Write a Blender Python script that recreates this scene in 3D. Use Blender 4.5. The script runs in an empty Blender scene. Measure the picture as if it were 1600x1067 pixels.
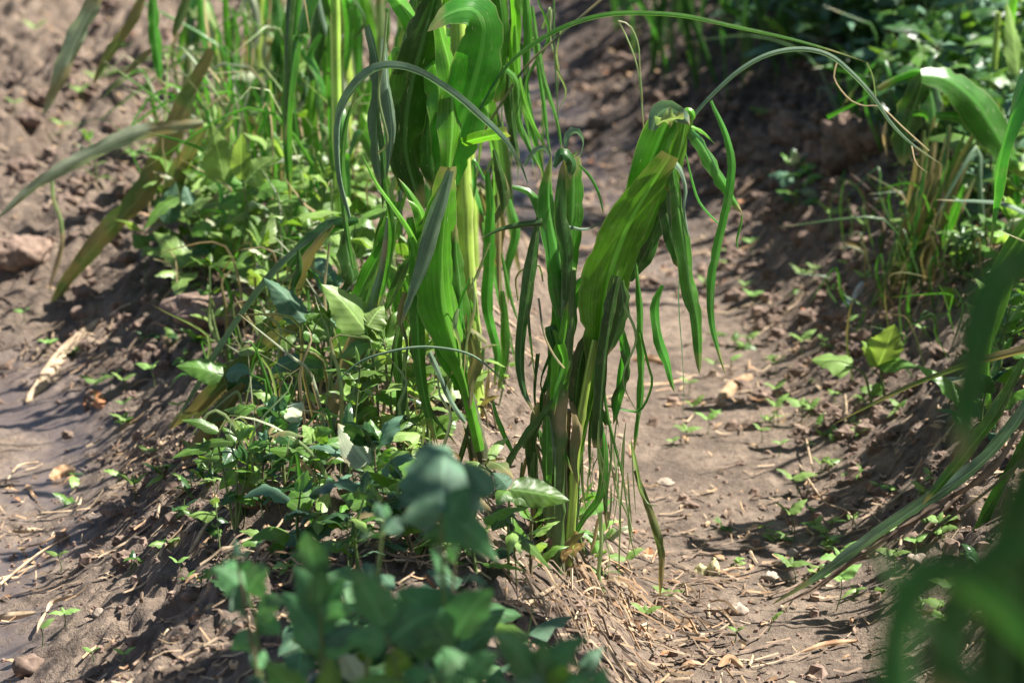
import bpy, math, random
import numpy as np
from mathutils import Vector, Matrix
random.seed(7); rng = np.random.default_rng(7)
S = bpy.context.scene; C = S.collection
R = math.radians
# ------------------------------------------------------------------ camera
CAM_H = 1.60; PITCH = 16.5; FPX = 4400.0
cam = bpy.data.cameras.new('camera'); camo = bpy.data.objects.new('camera', cam); C.objects.link(camo)
cam.sensor_width = 36; cam.lens = FPX * 36 / 1600; cam.clip_start = .05; cam.clip_end = 500
camo.location = (0, 0, CAM_H); camo.rotation_euler = (R(90 - PITCH), 0, 0)
cam.dof.use_dof = True; cam.dof.focus_distance = 4.5; cam.dof.aperture_fstop = 4.5
S.camera = camo
S.render.resolution_x = 1024; S.render.resolution_y = 682
# ------------------------------------------------------------------ world + sun
SUN_EL, SUN_ROT = 55, 80          # sun high on the right of the rows
w = bpy.data.worlds.new('World'); S.world = w; w.use_nodes = True
nt = w.node_tree; bg = nt.nodes['Background']; sky = nt.nodes.new('ShaderNodeTexSky')
sky.sky_type = 'NISHITA'; sky.sun_disc = False; sky.sun_elevation = R(SUN_EL); sky.sun_rotation = R(SUN_ROT)
nt.links.new(sky.outputs[0], bg.inputs[0]); bg.inputs[1].default_value = .05
sl = bpy.data.lights.new('sun', 'SUN'); sl.energy = 5.0; sl.angle = R(.5); sl.color = (1, .955, .88)
so = bpy.data.objects.new('sun', sl); C.objects.link(so)
to_sun = Vector((math.sin(R(SUN_ROT)) * math.cos(R(SUN_EL)), math.cos(R(SUN_ROT)) * math.cos(R(SUN_EL)), math.sin(R(SUN_EL))))
so.rotation_euler = to_sun.to_track_quat('Z', 'Y').to_euler(); so.location = (6, 4, 8)
S.view_settings.view_transform = 'Standard'; S.view_settings.look = 'None'; S.view_settings.gamma = 1
S.view_settings.exposure = 1.36
S.cycles.max_bounces = 7; S.cycles.transmission_bounces = 4; S.cycles.diffuse_bounces = 3
# ------------------------------------------------------------------ noise + terrain height
_perm = np.random.default_rng(3).permutation(256); _perm = np.concatenate([_perm, _perm])
_ang = np.random.default_rng(4).random(256) * 2 * np.pi
def perlin(x, y):
    x = np.asarray(x, float); y = np.asarray(y, float)
    xi = np.floor(x).astype(int); yi = np.floor(y).astype(int); xf = x - xi; yf = y - yi
    u = xf * xf * xf * (xf * (xf * 6 - 15) + 10); v = yf * yf * yf * (yf * (yf * 6 - 15) + 10)
    def g(ix, iy, dx, dy):
        a = _ang[_perm[(_perm[ix & 255] + iy) & 255]]
        return np.cos(a) * dx + np.sin(a) * dy
    n0 = g(xi, yi, xf, yf) * (1 - u) + g(xi + 1, yi, xf - 1, yf) * u
    n1 = g(xi, yi + 1, xf, yf - 1) * (1 - u) + g(xi + 1, yi + 1, xf - 1, yf - 1) * u
    return n0 * (1 - v) + n1 * v
def sstep(a, b, x):
    t = np.clip((x - a) / (b - a), 0, 1); return t * t * (3 - 2 * t)
def furrow_x(y):
    return .39 - .56 * sstep(5.6, 9.0, y) - .04 * np.clip(y - 9.2, 0, 20)
def FR(y): return sstep(5.9, 8.2, y)
def height(x, y):
    x = np.asarray(x, float); y = np.asarray(y, float)
    u = x - furrow_x(y)
    right = sstep(.13, .70 + .5 * FR(y), u) * (.285 + .12 * FR(y)) - sstep(.95 + .6 * FR(y), 1.3 + .8 * FR(y), u) * .26        # bank and crest on the right
    right = np.where(u > 2.2, .2 * (.5 - .5 * np.cos((u - 2.2) * 5.2)), right)
    wide = 1.15 * sstep(4.9, 7.2, y)                                     # the left furrow swings away up the field
    lc = u + .62
    left = np.where(lc > 0, (1 - sstep(.10, .50, lc)) * .24, (1 - sstep(.08, .66 + wide, -lc)) * .24)
    c2 = np.abs(u + 2.2 + wide)
    left2 = (1 - sstep(.12, .56, c2)) * .22
    left3 = 0
    z = -.17 + np.where(u > 0, right, np.maximum(left, left2) + left3)
    bank = np.clip((z + .165) / .12, 0, 1)
    n = perlin(x * 2.1, y * 1.6) * .035 * (.3 + bank) + perlin(x * 6 + 9, y * 5) * .028 * (.22 + bank)
    rough = 1 + .9 * sstep(5.5, 7.5, y) * sstep(.1, -.5, u)
    n += perlin(x * 4.2 + 40, y * 2.2 + 11) * .07 * sstep(5.2, 7, y) * sstep(-.6, -1.1, u)
    sd = ((x + 1.2) * 1.3 - (y - 6.6) * .37) / 1.35 + perlin(x * 5, y * 3 + 3) * .07
    n += .12 * (sstep(-.05, .05, sd) - sstep(.05, .6, sd)) * sstep(5.6, 6.2, y) * (1 - sstep(8.3, 9, y))
    sd2 = sd + .38 + perlin(x * 4 + 8, y * 3) * .08
    n += .07 * (sstep(-.04, .04, sd2) - sstep(.05, .35, sd2)) * sstep(5.2, 5.8, y)
    cl = perlin(x * 15 + 3, y * 13 + 5)
    n += np.abs(cl) * .042 * rough * (.12 + bank) + perlin(x * 38, y * 36 + 7) * .012 * (.35 + bank)
    n += np.abs(perlin(x * 66 + 2, y * 60)) * .009 * (.35 + bank)
    n += (np.abs(perlin(x * 26 + 5, y * 22 + 1)) ** .7) * .022 * bank + perlin(x * 9 + 17, y * 8 + 2) * .03 * sstep(6.2, 7.5, y)
    # crumbled clods fallen open on the far right bank
    n += .07 * np.exp(-(((x - .98) / .12) ** 2 + ((y - 7.55) / .25) ** 2)) * (1 + 1.2 * np.abs(perlin(x * 24, y * 20)))
    return z + n
def hz(x, y): return float(height(x, y))
_cp, _sp = math.cos(R(PITCH)), math.sin(R(PITCH))
def ray(px, py):
    dx = (px - 800) / FPX; dy = (533.5 - py) / FPX
    return Vector((dx, _cp + dy * _sp, -_sp + dy * _cp))
def P(px, py, Y):
    d = ray(px, py); t = Y / d.y
    return Vector((d.x * t, Y, CAM_H + d.z * t))
def G(px, py):
    d = ray(px, py); t = 2.2
    while t < 40:
        q = d * t
        if CAM_H + q.z < hz(q.x, q.y): break
        t += .02
    return Vector((q.x, q.y, hz(q.x, q.y)))
def scale_at(Y): return Y / _cp / FPX * 1.0     # metres per photograph pixel at distance Y (close enough)
# ------------------------------------------------------------------ materials
def nodes(m): m.use_nodes = True; return m.node_tree.nodes, m.node_tree.links
def leaf_mat(name, col, trans, var=.35, spots=.0, rough=.30, tfac=.38, veins=True, broad=False, dry=0.0):
    m = bpy.data.materials.new(name); N, L = nodes(m); b = N['Principled BSDF']
    uv = N.new('ShaderNodeUVMap'); sep = N.new('ShaderNodeSeparateXYZ'); L.new(uv.outputs[0], sep.inputs[0])
    geo = N.new('ShaderNodeNewGeometry')
    no = N.new('ShaderNodeTexNoise'); no.inputs['Scale'].default_value = 22; no.inputs['Detail'].default_value = 4
    L.new(geo.outputs['Position'], no.inputs['Vector'])
    oi = N.new('ShaderNodeObjectInfo')
    hs = N.new('ShaderNodeHueSaturation'); hs.inputs['Color'].default_value = (*col, 1)
    mr = N.new('ShaderNodeMapRange'); mr.inputs['To Min'].default_value = 1 - var; mr.inputs['To Max'].default_value = 1 + var
    mr.inputs['From Min'].default_value = .3; mr.inputs['From Max'].default_value = .7
    L.new(no.outputs['Fac'], mr.inputs['Value'])
    mo = N.new('ShaderNodeMapRange'); mo.inputs['To Min'].default_value = .82; mo.inputs['To Max'].default_value = 1.25
    L.new(oi.outputs['Random'], mo.inputs['Value'])
    mu = N.new('ShaderNodeMath'); mu.operation = 'MULTIPLY'; L.new(mr.outputs[0], mu.inputs[0]); L.new(mo.outputs[0], mu.inputs[1])
    L.new(mu.outputs[0], hs.inputs['Value'])
    mh = N.new('ShaderNodeMapRange'); mh.inputs['To Min'].default_value = .490; mh.inputs['To Max'].default_value = .515
    L.new(oi.outputs['Random'], mh.inputs['Value']); L.new(mh.outputs[0], hs.inputs['Hue'])
    out = hs.outputs[0]
    def mix(fac, a, bcol):
        mx = N.new('ShaderNodeMix'); mx.data_type = 'RGBA'
        if isinstance(fac, float): mx.inputs[0].default_value = fac
        else: L.new(fac, mx.inputs[0])
        L.new(a, mx.inputs[6]); mx.inputs[7].default_value = (*bcol, 1); return mx.outputs[2]
    vein_h = None
    if veins:
        if broad:   # feather veins: v +- |u-.5|
            a = N.new('ShaderNodeMath'); a.operation = 'SUBTRACT'; a.inputs[1].default_value = .5; L.new(sep.outputs[0], a.inputs[0])
            ab = N.new('ShaderNodeMath'); ab.operation = 'ABSOLUTE'; L.new(a.outputs[0], ab.inputs[0])
            s = N.new('ShaderNodeMath'); s.operation = 'MULTIPLY_ADD'; s.inputs[1].default_value = -.55; L.new(ab.outputs[0], s.inputs[0]); L.new(sep.outputs[1], s.inputs[2])
            f = N.new('ShaderNodeMath'); f.operation = 'MULTIPLY'; f.inputs[1].default_value = 44; L.new(s.outputs[0], f.inputs[0])
            si = N.new('ShaderNodeMath'); si.operation = 'SINE'; L.new(f.outputs[0], si.inputs[0])
            r = N.new('ShaderNodeMapRange'); r.inputs['From Min'].default_value = .72; r.inputs['From Max'].default_value = 1; r.inputs['To Max'].default_value = .16
            L.new(si.outputs[0], r.inputs['Value']); vein_h = si.outputs[0]
            out = mix(r.outputs[0], out, tuple(min(1, c * 1.6 + .03) for c in col))
            r2 = N.new('ShaderNodeMapRange'); r2.inputs['From Min'].default_value = .035; r2.inputs['From Max'].default_value = .012; r2.inputs['To Max'].default_value = .6
            L.new(ab.outputs[0], r2.inputs['Value']); out = mix(r2.outputs[0], out, tuple(min(1, c * 2 + .05) for c in col))
        else:       # long parallel veins and a pale midrib
            comb = N.new('ShaderNodeCombineXYZ')
            a = N.new('ShaderNodeMath'); a.operation = 'MULTIPLY'; a.inputs[1].default_value = 26; L.new(sep.outputs[0], a.inputs[0]); L.new(a.outputs[0], comb.inputs[0])
            a2 = N.new('ShaderNodeMath'); a2.operation = 'MULTIPLY'; a2.inputs[1].default_value = 1.6; L.new(sep.outputs[1], a2.inputs[0]); L.new(a2.outputs[0], comb.inputs[1])
            L.new(oi.outputs['Random'], comb.inputs[2])
            n2 = N.new('ShaderNodeTexNoise'); n2.inputs['Scale'].default_value = 1; n2.inputs['Detail'].default_value = 3; L.new(comb.outputs[0], n2.inputs['Vector'])
            r = N.new('ShaderNodeMapRange'); r.inputs['From Min'].default_value = .42; r.inputs['From Max'].default_value = .75; r.inputs['To Max'].default_value = .55
            L.new(n2.outputs['Fac'], r.inputs['Value']); vein_h = n2.outputs['Fac']
            out = mix(r.outputs[0], out, tuple(min(1, c * 1.75 + .015) for c in col))
            d = N.new('ShaderNodeMath'); d.operation = 'SUBTRACT'; d.inputs[1].default_value = .5; L.new(sep.outputs[0], d.inputs[0])
            ab = N.new('ShaderNodeMath'); ab.operation = 'ABSOLUTE'; L.new(d.outputs[0], ab.inputs[0])
            r2 = N.new('ShaderNodeMapRange'); r2.inputs['From Min'].default_value = .07; r2.inputs['From Max'].default_value = .03; r2.inputs['To Max'].default_value = .6
            L.new(ab.outputs[0], r2.inputs['Value']); out = mix(r2.outputs[0], out, tuple(min(1, c * 2.2 + .06) for c in col))
            # pale dry margin
            r3 = N.new('ShaderNodeMapRange'); r3.inputs['From Min'].default_value = .465; r3.inputs['From Max'].default_value = .5; r3.inputs['To Max'].default_value = .55
            L.new(ab.outputs[0], r3.inputs['Value']); out = mix(r3.outputs[0], out, (.42, .42, .20))
    if spots > 0:   # pale hail and beetle marks running with the veins
        c2 = N.new('ShaderNodeCombineXYZ')
        s1 = N.new('ShaderNodeMath'); s1.operation = 'MULTIPLY'; s1.inputs[1].default_value = 22; L.new(sep.outputs[0], s1.inputs[0]); L.new(s1.outputs[0], c2.inputs[0])
        s2 = N.new('ShaderNodeMath'); s2.operation = 'MULTIPLY'; s2.inputs[1].default_value = 9; L.new(sep.outputs[1], s2.inputs[0]); L.new(s2.outputs[0], c2.inputs[1])
        L.new(oi.outputs['Random'], c2.inputs[2])
        n3 = N.new('ShaderNodeTexNoise'); n3.inputs['Scale'].default_value = 1.15; n3.inputs['Detail'].default_value = 2; L.new(c2.outputs[0], n3.inputs['Vector'])
        r = N.new('ShaderNodeMapRange'); r.inputs['From Min'].default_value = .74 - spots * .07; r.inputs['From Max'].default_value = .76 - spots * .07; r.inputs['To Max'].default_value = .85
        L.new(n3.outputs['Fac'], r.inputs['Value']); out = mix(r.outputs[0], out, (.55, .56, .36))
    if dry > 0:
        n4 = N.new('ShaderNodeTexNoise'); n4.inputs['Scale'].default_value = 9; n4.inputs['Detail'].default_value = 6; L.new(geo.outputs['Position'], n4.inputs['Vector'])
        r = N.new('ShaderNodeMapRange'); r.inputs['From Min'].default_value = .62 - dry * .3; r.inputs['From Max'].default_value = .72 - dry * .3; r.inputs['To Max'].default_value = .85
        L.new(n4.outputs['Fac'], r.inputs['Value']); out = mix(r.outputs[0], out, (.30, .23, .11))
    if not broad and veins and tfac > .1:
        nt_ = N.new('ShaderNodeMath'); nt_.operation = 'MULTIPLY_ADD'; nt_.inputs[1].default_value = .35; L.new(no.outputs['Fac'], nt_.inputs[0]); L.new(sep.outputs[1], nt_.inputs[2])
        rt_ = N.new('ShaderNodeMapRange'); rt_.inputs['From Min'].default_value = 1.06; rt_.inputs['From Max'].default_value = 1.16; rt_.inputs['To Max'].default_value = .85
        L.new(nt_.outputs[0], rt_.inputs['Value']); out = mix(rt_.outputs[0], out, (.36, .28, .14))
    nd = N.new('ShaderNodeTexNoise'); nd.inputs['Scale'].default_value = 60; nd.inputs['Detail'].default_value = 5; nd.inputs['Roughness'].default_value = .7; L.new(geo.outputs['Position'], nd.inputs['Vector'])
    rd = N.new('ShaderNodeMapRange'); rd.inputs['From Min'].default_value = .52; rd.inputs['From Max'].default_value = .78; rd.inputs['To Max'].default_value = .28
    L.new(nd.outputs['Fac'], rd.inputs['Value']); out = mix(rd.outputs[0], out, (.34, .33, .22))
    L.new(out, b.inputs['Base Color']); b.inputs['Roughness'].default_value = rough
    b.inputs['Specular IOR Level'].default_value = .25 if rough > .49 else .62
    if vein_h is not None:
        bp = N.new('ShaderNodeBump'); bp.inputs['Strength'].default_value = .07 if broad else .22; bp.inputs['Distance'].default_value = .002
        L.new(vein_h, bp.inputs['Height']); L.new(bp.outputs[0], b.inputs['Normal'])
    tb = N.new('ShaderNodeBsdfTranslucent')
    tm = N.new('ShaderNodeMix'); tm.data_type = 'RGBA'; tm.blend_type = 'MULTIPLY'; tm.inputs[0].default_value = 1
    L.new(out, tm.inputs[6]); tm.inputs[7].default_value = (*trans, 1); L.new(tm.outputs[2], tb.inputs[0])
    ms = N.new('ShaderNodeMixShader'); ms.inputs[0].default_value = tfac
    L.new(b.outputs[0], ms.inputs[1]); L.new(tb.outputs[0], ms.inputs[2]); L.new(ms.outputs[0], N['Material Output'].inputs[0])
    return m
def solid_mat(name, c1, c2, scale=30, rough=.7, bump=.3, stretch=(1, 1, 1)):
    m = bpy.data.materials.new(name); N, L = nodes(m); b = N['Principled BSDF']
    geo = N.new('ShaderNodeNewGeometry'); mp = N.new('ShaderNodeMapping'); mp.inputs['Scale'].default_value = stretch
    L.new(geo.outputs['Position'], mp.inputs[0])
    no = N.new('ShaderNodeTexNoise'); no.inputs['Scale'].default_value = scale; no.inputs['Detail'].default_value = 6; L.new(mp.outputs[0], no.inputs['Vector'])
    r = N.new('ShaderNodeValToRGB'); r.color_ramp.elements[0].position = .35; r.color_ramp.elements[1].position = .65
    r.color_ramp.elements[0].color = (*c1, 1); r.color_ramp.elements[1].color = (*c2, 1); L.new(no.outputs['Fac'], r.inputs[0])
    oi = N.new('ShaderNodeObjectInfo'); h = N.new('ShaderNodeHueSaturation'); mo = N.new('ShaderNodeMapRange')
    mo.inputs['To Min'].default_value = .8; mo.inputs['To Max'].default_value = 1.2; L.new(oi.outputs['Random'], mo.inputs['Value'])
    L.new(mo.outputs[0], h.inputs['Value']); L.new(r.outputs[0], h.inputs['Color']); L.new(h.outputs[0], b.inputs['Base Color'])
    b.inputs['Roughness'].default_value = rough
    bp = N.new('ShaderNodeBump'); bp.inputs['Strength'].default_value = bump; bp.inputs['Distance'].default_value = .004; L.new(no.outputs['Fac'], bp.inputs['Height']); L.new(bp.outputs[0], b.inputs['Normal'])
    return m
M = {
 'bright': leaf_mat('maize leaf bright', (.105, .29, .02), (1.3, 1.5, .6), spots=.25, tfac=.45),
 'mid': leaf_mat('maize leaf green', (.055, .19, .02), (1.3, 1.6, .6), spots=.55, tfac=.4),
 'dark': leaf_mat('maize leaf deep green', (.028, .085, .014), (1.3, 1.6, .6), spots=.5, tfac=.28),  # deep green, also standing in for leaf parts that lie in shadow
 'grey': leaf_mat('maize leaf bluish underside', (.13, .20, .13), (1.0, 1.3, .7), spots=.2, tfac=.25, rough=.5),
 'ash': leaf_mat('maize leaf bleached', (.30, .33, .22), (1.0, 1.1, .7), tfac=.25, rough=.5, dry=.35),
 'weedsoft': leaf_mat('weed leaf soft green', (.078, .20, .075), (1.1, 1.3, .7), broad=True, tfac=.25, rough=.6),  # green of the near weeds, their shade put into the colour
 'wilt': leaf_mat('maize leaf wilting', (.10, .14, .045), (1.1, 1.2, .6), spots=.3, tfac=.3, dry=.6, rough=.6),
 'pale': leaf_mat('maize leaf shredded pale', (.22, .30, .12), (1.2, 1.3, .7), tfac=.35, dry=.2),
 'dry': leaf_mat('maize leaf dried', (.34, .26, .14), (1.1, 1, .7), tfac=.25, rough=.75, dry=0),
 'stalk': leaf_mat('maize stalk skin', (.30, .44, .07), (1, 1, 1), tfac=.0, spots=.1, rough=.35),
 'stalkdark': leaf_mat('maize stalk sheath', (.05, .12, .022), (1, 1, 1), tfac=.05, spots=.15, rough=.45, dry=.25),
 'stalkold': leaf_mat('maize stalk bruised', (.085, .10, .05), (1, 1, 1), tfac=.0, rough=.55, dry=.5),
 'darkmatte': leaf_mat('maize leaf dull dark', (.025, .085, .016), (1.2, 1.5, .6), tfac=.2, rough=.75),  # darker leaf copy, the shade on the near leaves put into its colour
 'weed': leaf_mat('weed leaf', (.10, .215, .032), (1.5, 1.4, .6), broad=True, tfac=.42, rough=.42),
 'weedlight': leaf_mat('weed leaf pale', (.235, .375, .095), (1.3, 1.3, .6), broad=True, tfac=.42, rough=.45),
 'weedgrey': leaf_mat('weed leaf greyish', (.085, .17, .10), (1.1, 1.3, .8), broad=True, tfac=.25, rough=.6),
 'weeddark': leaf_mat('weed leaf deep', (.032, .085, .022), (1.3, 1.5, .7), broad=True, tfac=.3),  # dark weed copy with shade put into the leaf colour
 'seedling': leaf_mat('seedling leaf', (.22, .36, .10), (1.2, 1.2, .7), veins=False, rough=.5, tfac=.42),
 'stem': solid_mat('weed stem', (.07, .13, .03), (.14, .19, .06), 40, .6),
 'stemred': solid_mat('weed stem reddish', (.10, .07, .04), (.16, .14, .07), 40, .6),
 'straw': solid_mat('dry straw', (.26, .18, .11), (.50, .38, .25), 45, .8),
 'strawdark': solid_mat('weathered straw', (.10, .07, .05), (.26, .18, .12), 45, .85),
 'deadleaf': solid_mat('dead leaf', (.30, .16, .08), (.48, .33, .19), 35, .8),
 'orange': solid_mat('orange dead leaf', (.40, .15, .06), (.50, .24, .11), 35, .8),
 'husk': solid_mat('yellow husk', (.40, .36, .17), (.56, .50, .27), 35, .7),
 'redleaf': solid_mat('red leaf', (.36, .09, .05), (.45, .16, .09), 35, .6),
 'clod': solid_mat('soil clod', (.13, .085, .062), (.27, .19, .145), 60, .95, .8),
 'stone': solid_mat('pale pebble', (.28, .22, .17), (.42, .34, .27), 40, .85, .5),
 'plastic': solid_mat('bluish plastic scrap', (.42, .50, .55), (.5, .58, .62), 10, .4, .1),
}
def ground_mat():
    m = bpy.data.materials.new('furrowed soil'); N, L = nodes(m); b = N['Principled BSDF']
    geo = N.new('ShaderNodeNewGeometry'); pos = geo.outputs['Position']
    sp = N.new('ShaderNodeSeparateXYZ'); L.new(pos, sp.inputs[0])
    def noise(sc, det=6, ro=.6, st=None):
        n = N.new('ShaderNodeTexNoise'); n.inputs['Scale'].default_value = sc; n.inputs['Detail'].default_value = det; n.inputs['Roughness'].default_value = ro
        if st:
            mp = N.new('ShaderNodeMapping'); mp.inputs['Scale'].default_value = st; L.new(pos, mp.inputs[0]); L.new(mp.outputs[0], n.inputs['Vector'])
        else: L.new(pos, n.inputs['Vector'])
        return n.outputs['Fac']
    n1 = noise(7, 8, .65); n2 = noise(90, 5, .7); n3 = noise(28, 6, .7, (1, 1.0, 1))
    ramp = N.new('ShaderNodeValToRGB'); e = ramp.color_ramp.elements
    e[0].position = .30; e[0].color = (.070, .049, .036, 1); e[1].position = .66; e[1].color = (.29, .218, .160, 1)
    x = e.new(.5); x.color = (.170, .125, .092, 1)
    ad = N.new('ShaderNodeMath'); ad.operation = 'MULTIPLY_ADD'; ad.inputs[1].default_value = .55; L.new(n1, ad.inputs[0])
    a2 = N.new('ShaderNodeMath'); a2.operation = 'MULTIPLY'; a2.inputs[1].default_value = .45; L.new(n3, a2.inputs[0]); L.new(a2.outputs[0], ad.inputs[2])
    L.new(ad.outputs[0], ramp.inputs[0])
    # fine pale straw dust flecks
    fl = N.new('ShaderNodeMapRange'); fl.inputs['From Min'].default_value = .63; fl.inputs['From Max'].default_value = .70; fl.inputs['To Max'].default_value = .55; L.new(n2, fl.inputs['Value'])
    mx = N.new('ShaderNodeMix'); mx.data_type = 'RGBA'; L.new(fl.outputs[0], mx.inputs[0]); L.new(ramp.outputs[0], mx.inputs[6]); mx.inputs[7].default_value = (.40, .31, .24, 1)
    # damp silt: low ground in the left furrow and far up the other one
    def mr(v, a, bb, lo=0, hi=1):
        r = N.new('ShaderNodeMapRange'); r.inputs['From Min'].default_value = a; r.inputs['From Max'].default_value = bb; r.inputs['To Min'].default_value = lo; r.inputs['To Max'].default_value = hi
        L.new(v, r.inputs['Value']); return r.outputs[0]
    def mm(op, a, bb):
        k = N.new('ShaderNodeMath'); k.operation = op
        L.new(a, k.inputs[0])
        if isinstance(bb, float): k.inputs[1].default_value = bb
        else: L.new(bb, k.inputs[1])
        k.use_clamp = True; return k.outputs[0]
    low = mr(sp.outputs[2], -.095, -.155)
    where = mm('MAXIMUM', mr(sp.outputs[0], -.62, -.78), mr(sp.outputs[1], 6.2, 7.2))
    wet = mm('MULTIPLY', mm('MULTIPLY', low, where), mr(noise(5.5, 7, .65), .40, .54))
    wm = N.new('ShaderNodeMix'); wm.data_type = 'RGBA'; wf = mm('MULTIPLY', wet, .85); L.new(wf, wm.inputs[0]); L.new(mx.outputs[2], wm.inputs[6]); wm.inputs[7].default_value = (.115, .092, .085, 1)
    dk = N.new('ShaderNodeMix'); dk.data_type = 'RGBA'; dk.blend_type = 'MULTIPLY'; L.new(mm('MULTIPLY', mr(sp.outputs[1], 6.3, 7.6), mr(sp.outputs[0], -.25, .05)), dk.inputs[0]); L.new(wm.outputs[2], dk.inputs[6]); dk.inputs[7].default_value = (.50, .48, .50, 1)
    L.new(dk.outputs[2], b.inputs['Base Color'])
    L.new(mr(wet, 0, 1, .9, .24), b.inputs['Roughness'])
    b.inputs['Specular IOR Level'].default_value = .5
    hsum = N.new('ShaderNodeMath'); hsum.operation = 'MULTIPLY_ADD'; L.new(n2, hsum.inputs[0]); hsum.inputs[1].default_value = .35; L.new(n3, hsum.inputs[2])
    bp = N.new('ShaderNodeBump'); bp.inputs['Distance'].default_value = .02
    L.new(mr(wet, 0, 1, 1.0, .22), bp.inputs['Strength']); L.new(hsum.outputs[0], bp.inputs['Height']); L.new(bp.outputs[0], b.inputs['Normal'])
    return m
M['ground'] = ground_mat()
# ------------------------------------------------------------------ mesh helpers
class MB:
    def __init__(s): s.v = []; s.f = []; s.uv = []; s.mi = []; s.mats = []; s.sm = True
    def slot(s, m):
        if m not in s.mats: s.mats.append(m)
        return s.mats.index(m)
    def grid(s, rows, uvs, m, closed=False):
        """rows: list of lists of points"""
        k = len(s.v); n = len(rows[0]); mi = s.slot(m)
        for r in rows: s.v.extend([tuple(p) for p in r])
        for i in range(len(rows) - 1):
            for j in range(n if closed else n - 1):
                j2 = (j + 1) % n
                s.f.append((k + i * n + j, k + i * n + j2, k + (i + 1) * n + j2, k + (i + 1) * n + j)); s.mi.append(mi)
                u2 = uvs[i][j2] if j2 or not closed else (1, uvs[i][0][1])
                u3 = uvs[i + 1][j2] if j2 or not closed else (1, uvs[i + 1][0][1])
                s.uv.extend([uvs[i][j], u2, u3, uvs[i + 1][j]])
    def fan(s, ring, apex, m):
        k = len(s.v); s.v.extend([tuple(p) for p in ring]); s.v.append(tuple(apex)); n = len(ring); mi = s.slot(m)
        for j in range(n): s.f.append((k + j, k + (j + 1) % n, k + n)); s.mi.append(mi); s.uv.extend([(0, 0), (0, 0), (.5, 0)])
    def build(s, name, parent=None, origin=(0, 0, 0)):
        me = bpy.data.meshes.new(name); o = Vector(origin)
        me.from_pydata([(a - o.x, b - o.y, c - o.z) for a, b, c in s.v], [], s.f)
        uvl = me.uv_layers.new(name='UVMap'); uvl.data.foreach_set('uv', np.array(s.uv, 'f').ravel())
        for m in s.mats: me.materials.append(m)
        me.polygons.foreach_set('material_index', s.mi); me.polygons.foreach_set('use_smooth', [s.sm] * len(s.f))
        me.update()
        ob = bpy.data.objects.new(name, me); C.objects.link(ob)
        if parent is not None: ob.parent = parent
        else: ob.location = origin
        return ob
def catmull(pts, n):
    pts = [Vector(p) for p in pts]
    if len(pts) == 2: return [pts[0].lerp(pts[1], i / (n - 1)) for i in range(n)]
    q = [pts[0] * 2 - pts[1]] + pts + [pts[-1] * 2 - pts[-2]]
    seg = [max(1e-6, (pts[i + 1] - pts[i]).length) for i in range(len(pts) - 1)]; tot = sum(seg); out = []
    for i in range(n):
        d = tot * i / (n - 1); k = 0
        while k < len(seg) - 1 and d > seg[k]: d -= seg[k]; k += 1
        t = min(1, d / seg[k]); a, b, c, e = q[k:k + 4]
        out.append(.5 * ((2 * b) + (c - a) * t + (2 * a - 5 * b + 4 * c - e) * t * t + (3 * b - a - 3 * c + e) * t ** 3))
    return out
def tube(mb, pts, r0, r1, m, n=24, k=8, nodes_at=(), bump=.0):
    c = catmull(pts, n); rows = []; uvs = []; nrm = None
    for i, p in enumerate(c):
        t = (c[min(i + 1, n - 1)] - c[max(i - 1, 0)]).normalized()
        if nrm is None: nrm = t.orthogonal().normalized()
        nrm = (nrm - t * nrm.dot(t)).normalized(); bn = t.cross(nrm)
        f = i / (n - 1); r = r0 + (r1 - r0) * f
        for q in nodes_at: r *= 1 + .28 * math.exp(-((f - q) / .018) ** 2)
        r *= 1 + bump * math.sin(i * 2.3)
        rows.append([p + (nrm * math.cos(a) + bn * math.sin(a)) * r for a in [2 * math.pi * j / k for j in range(k)]])
        uvs.append([(j / k, f) for j in range(k)])
    mb.grid(rows, uvs, m, closed=True)
    mb.fan(rows[-1], c[-1], m); mb.fan(rows[0][::-1], c[0], m)
CAMV = Vector((0, 0, CAM_H))
def wprof(kind, t):
    if kind == 'maize': return (min(1, .45 + t * 2.4)) * (1 - t ** 3.2) ** .8
    if kind == 'taper': return (1 - t) ** .7
    if kind == 'both': return max(.0, math.sin(math.pi * min(1, .06 + t * .94))) ** .6
    if kind == 'stub': return .8 + .2 * math.sin(t * 3)
    if kind == 'flat': return 1.0 if t < .93 else 1 - (t - .93) * 4
    if kind == 'spear':
        a_ = min(1, max(0, (t - .22) / .34)); return (.24 + .76 * a_ * a_ * (3 - 2 * a_)) * (1 if t < .6 else 1 - .62 * ((t - .6) / .4) ** 1.3)
    if kind == 'spindle': return max(.12, math.sin(math.pi * min(1, .02 + t * .98)) ** .8)
    if kind == 'ovate': return max(0, 1.0 * math.sin(math.pi * t ** .62) ** .85 * (1 - .15 * t))
    if kind == 'cordate': return max(0, (min(1, t * 7)) ** .5 * (1 - t ** 1.7) ** .75)
    return 1.0
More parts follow.
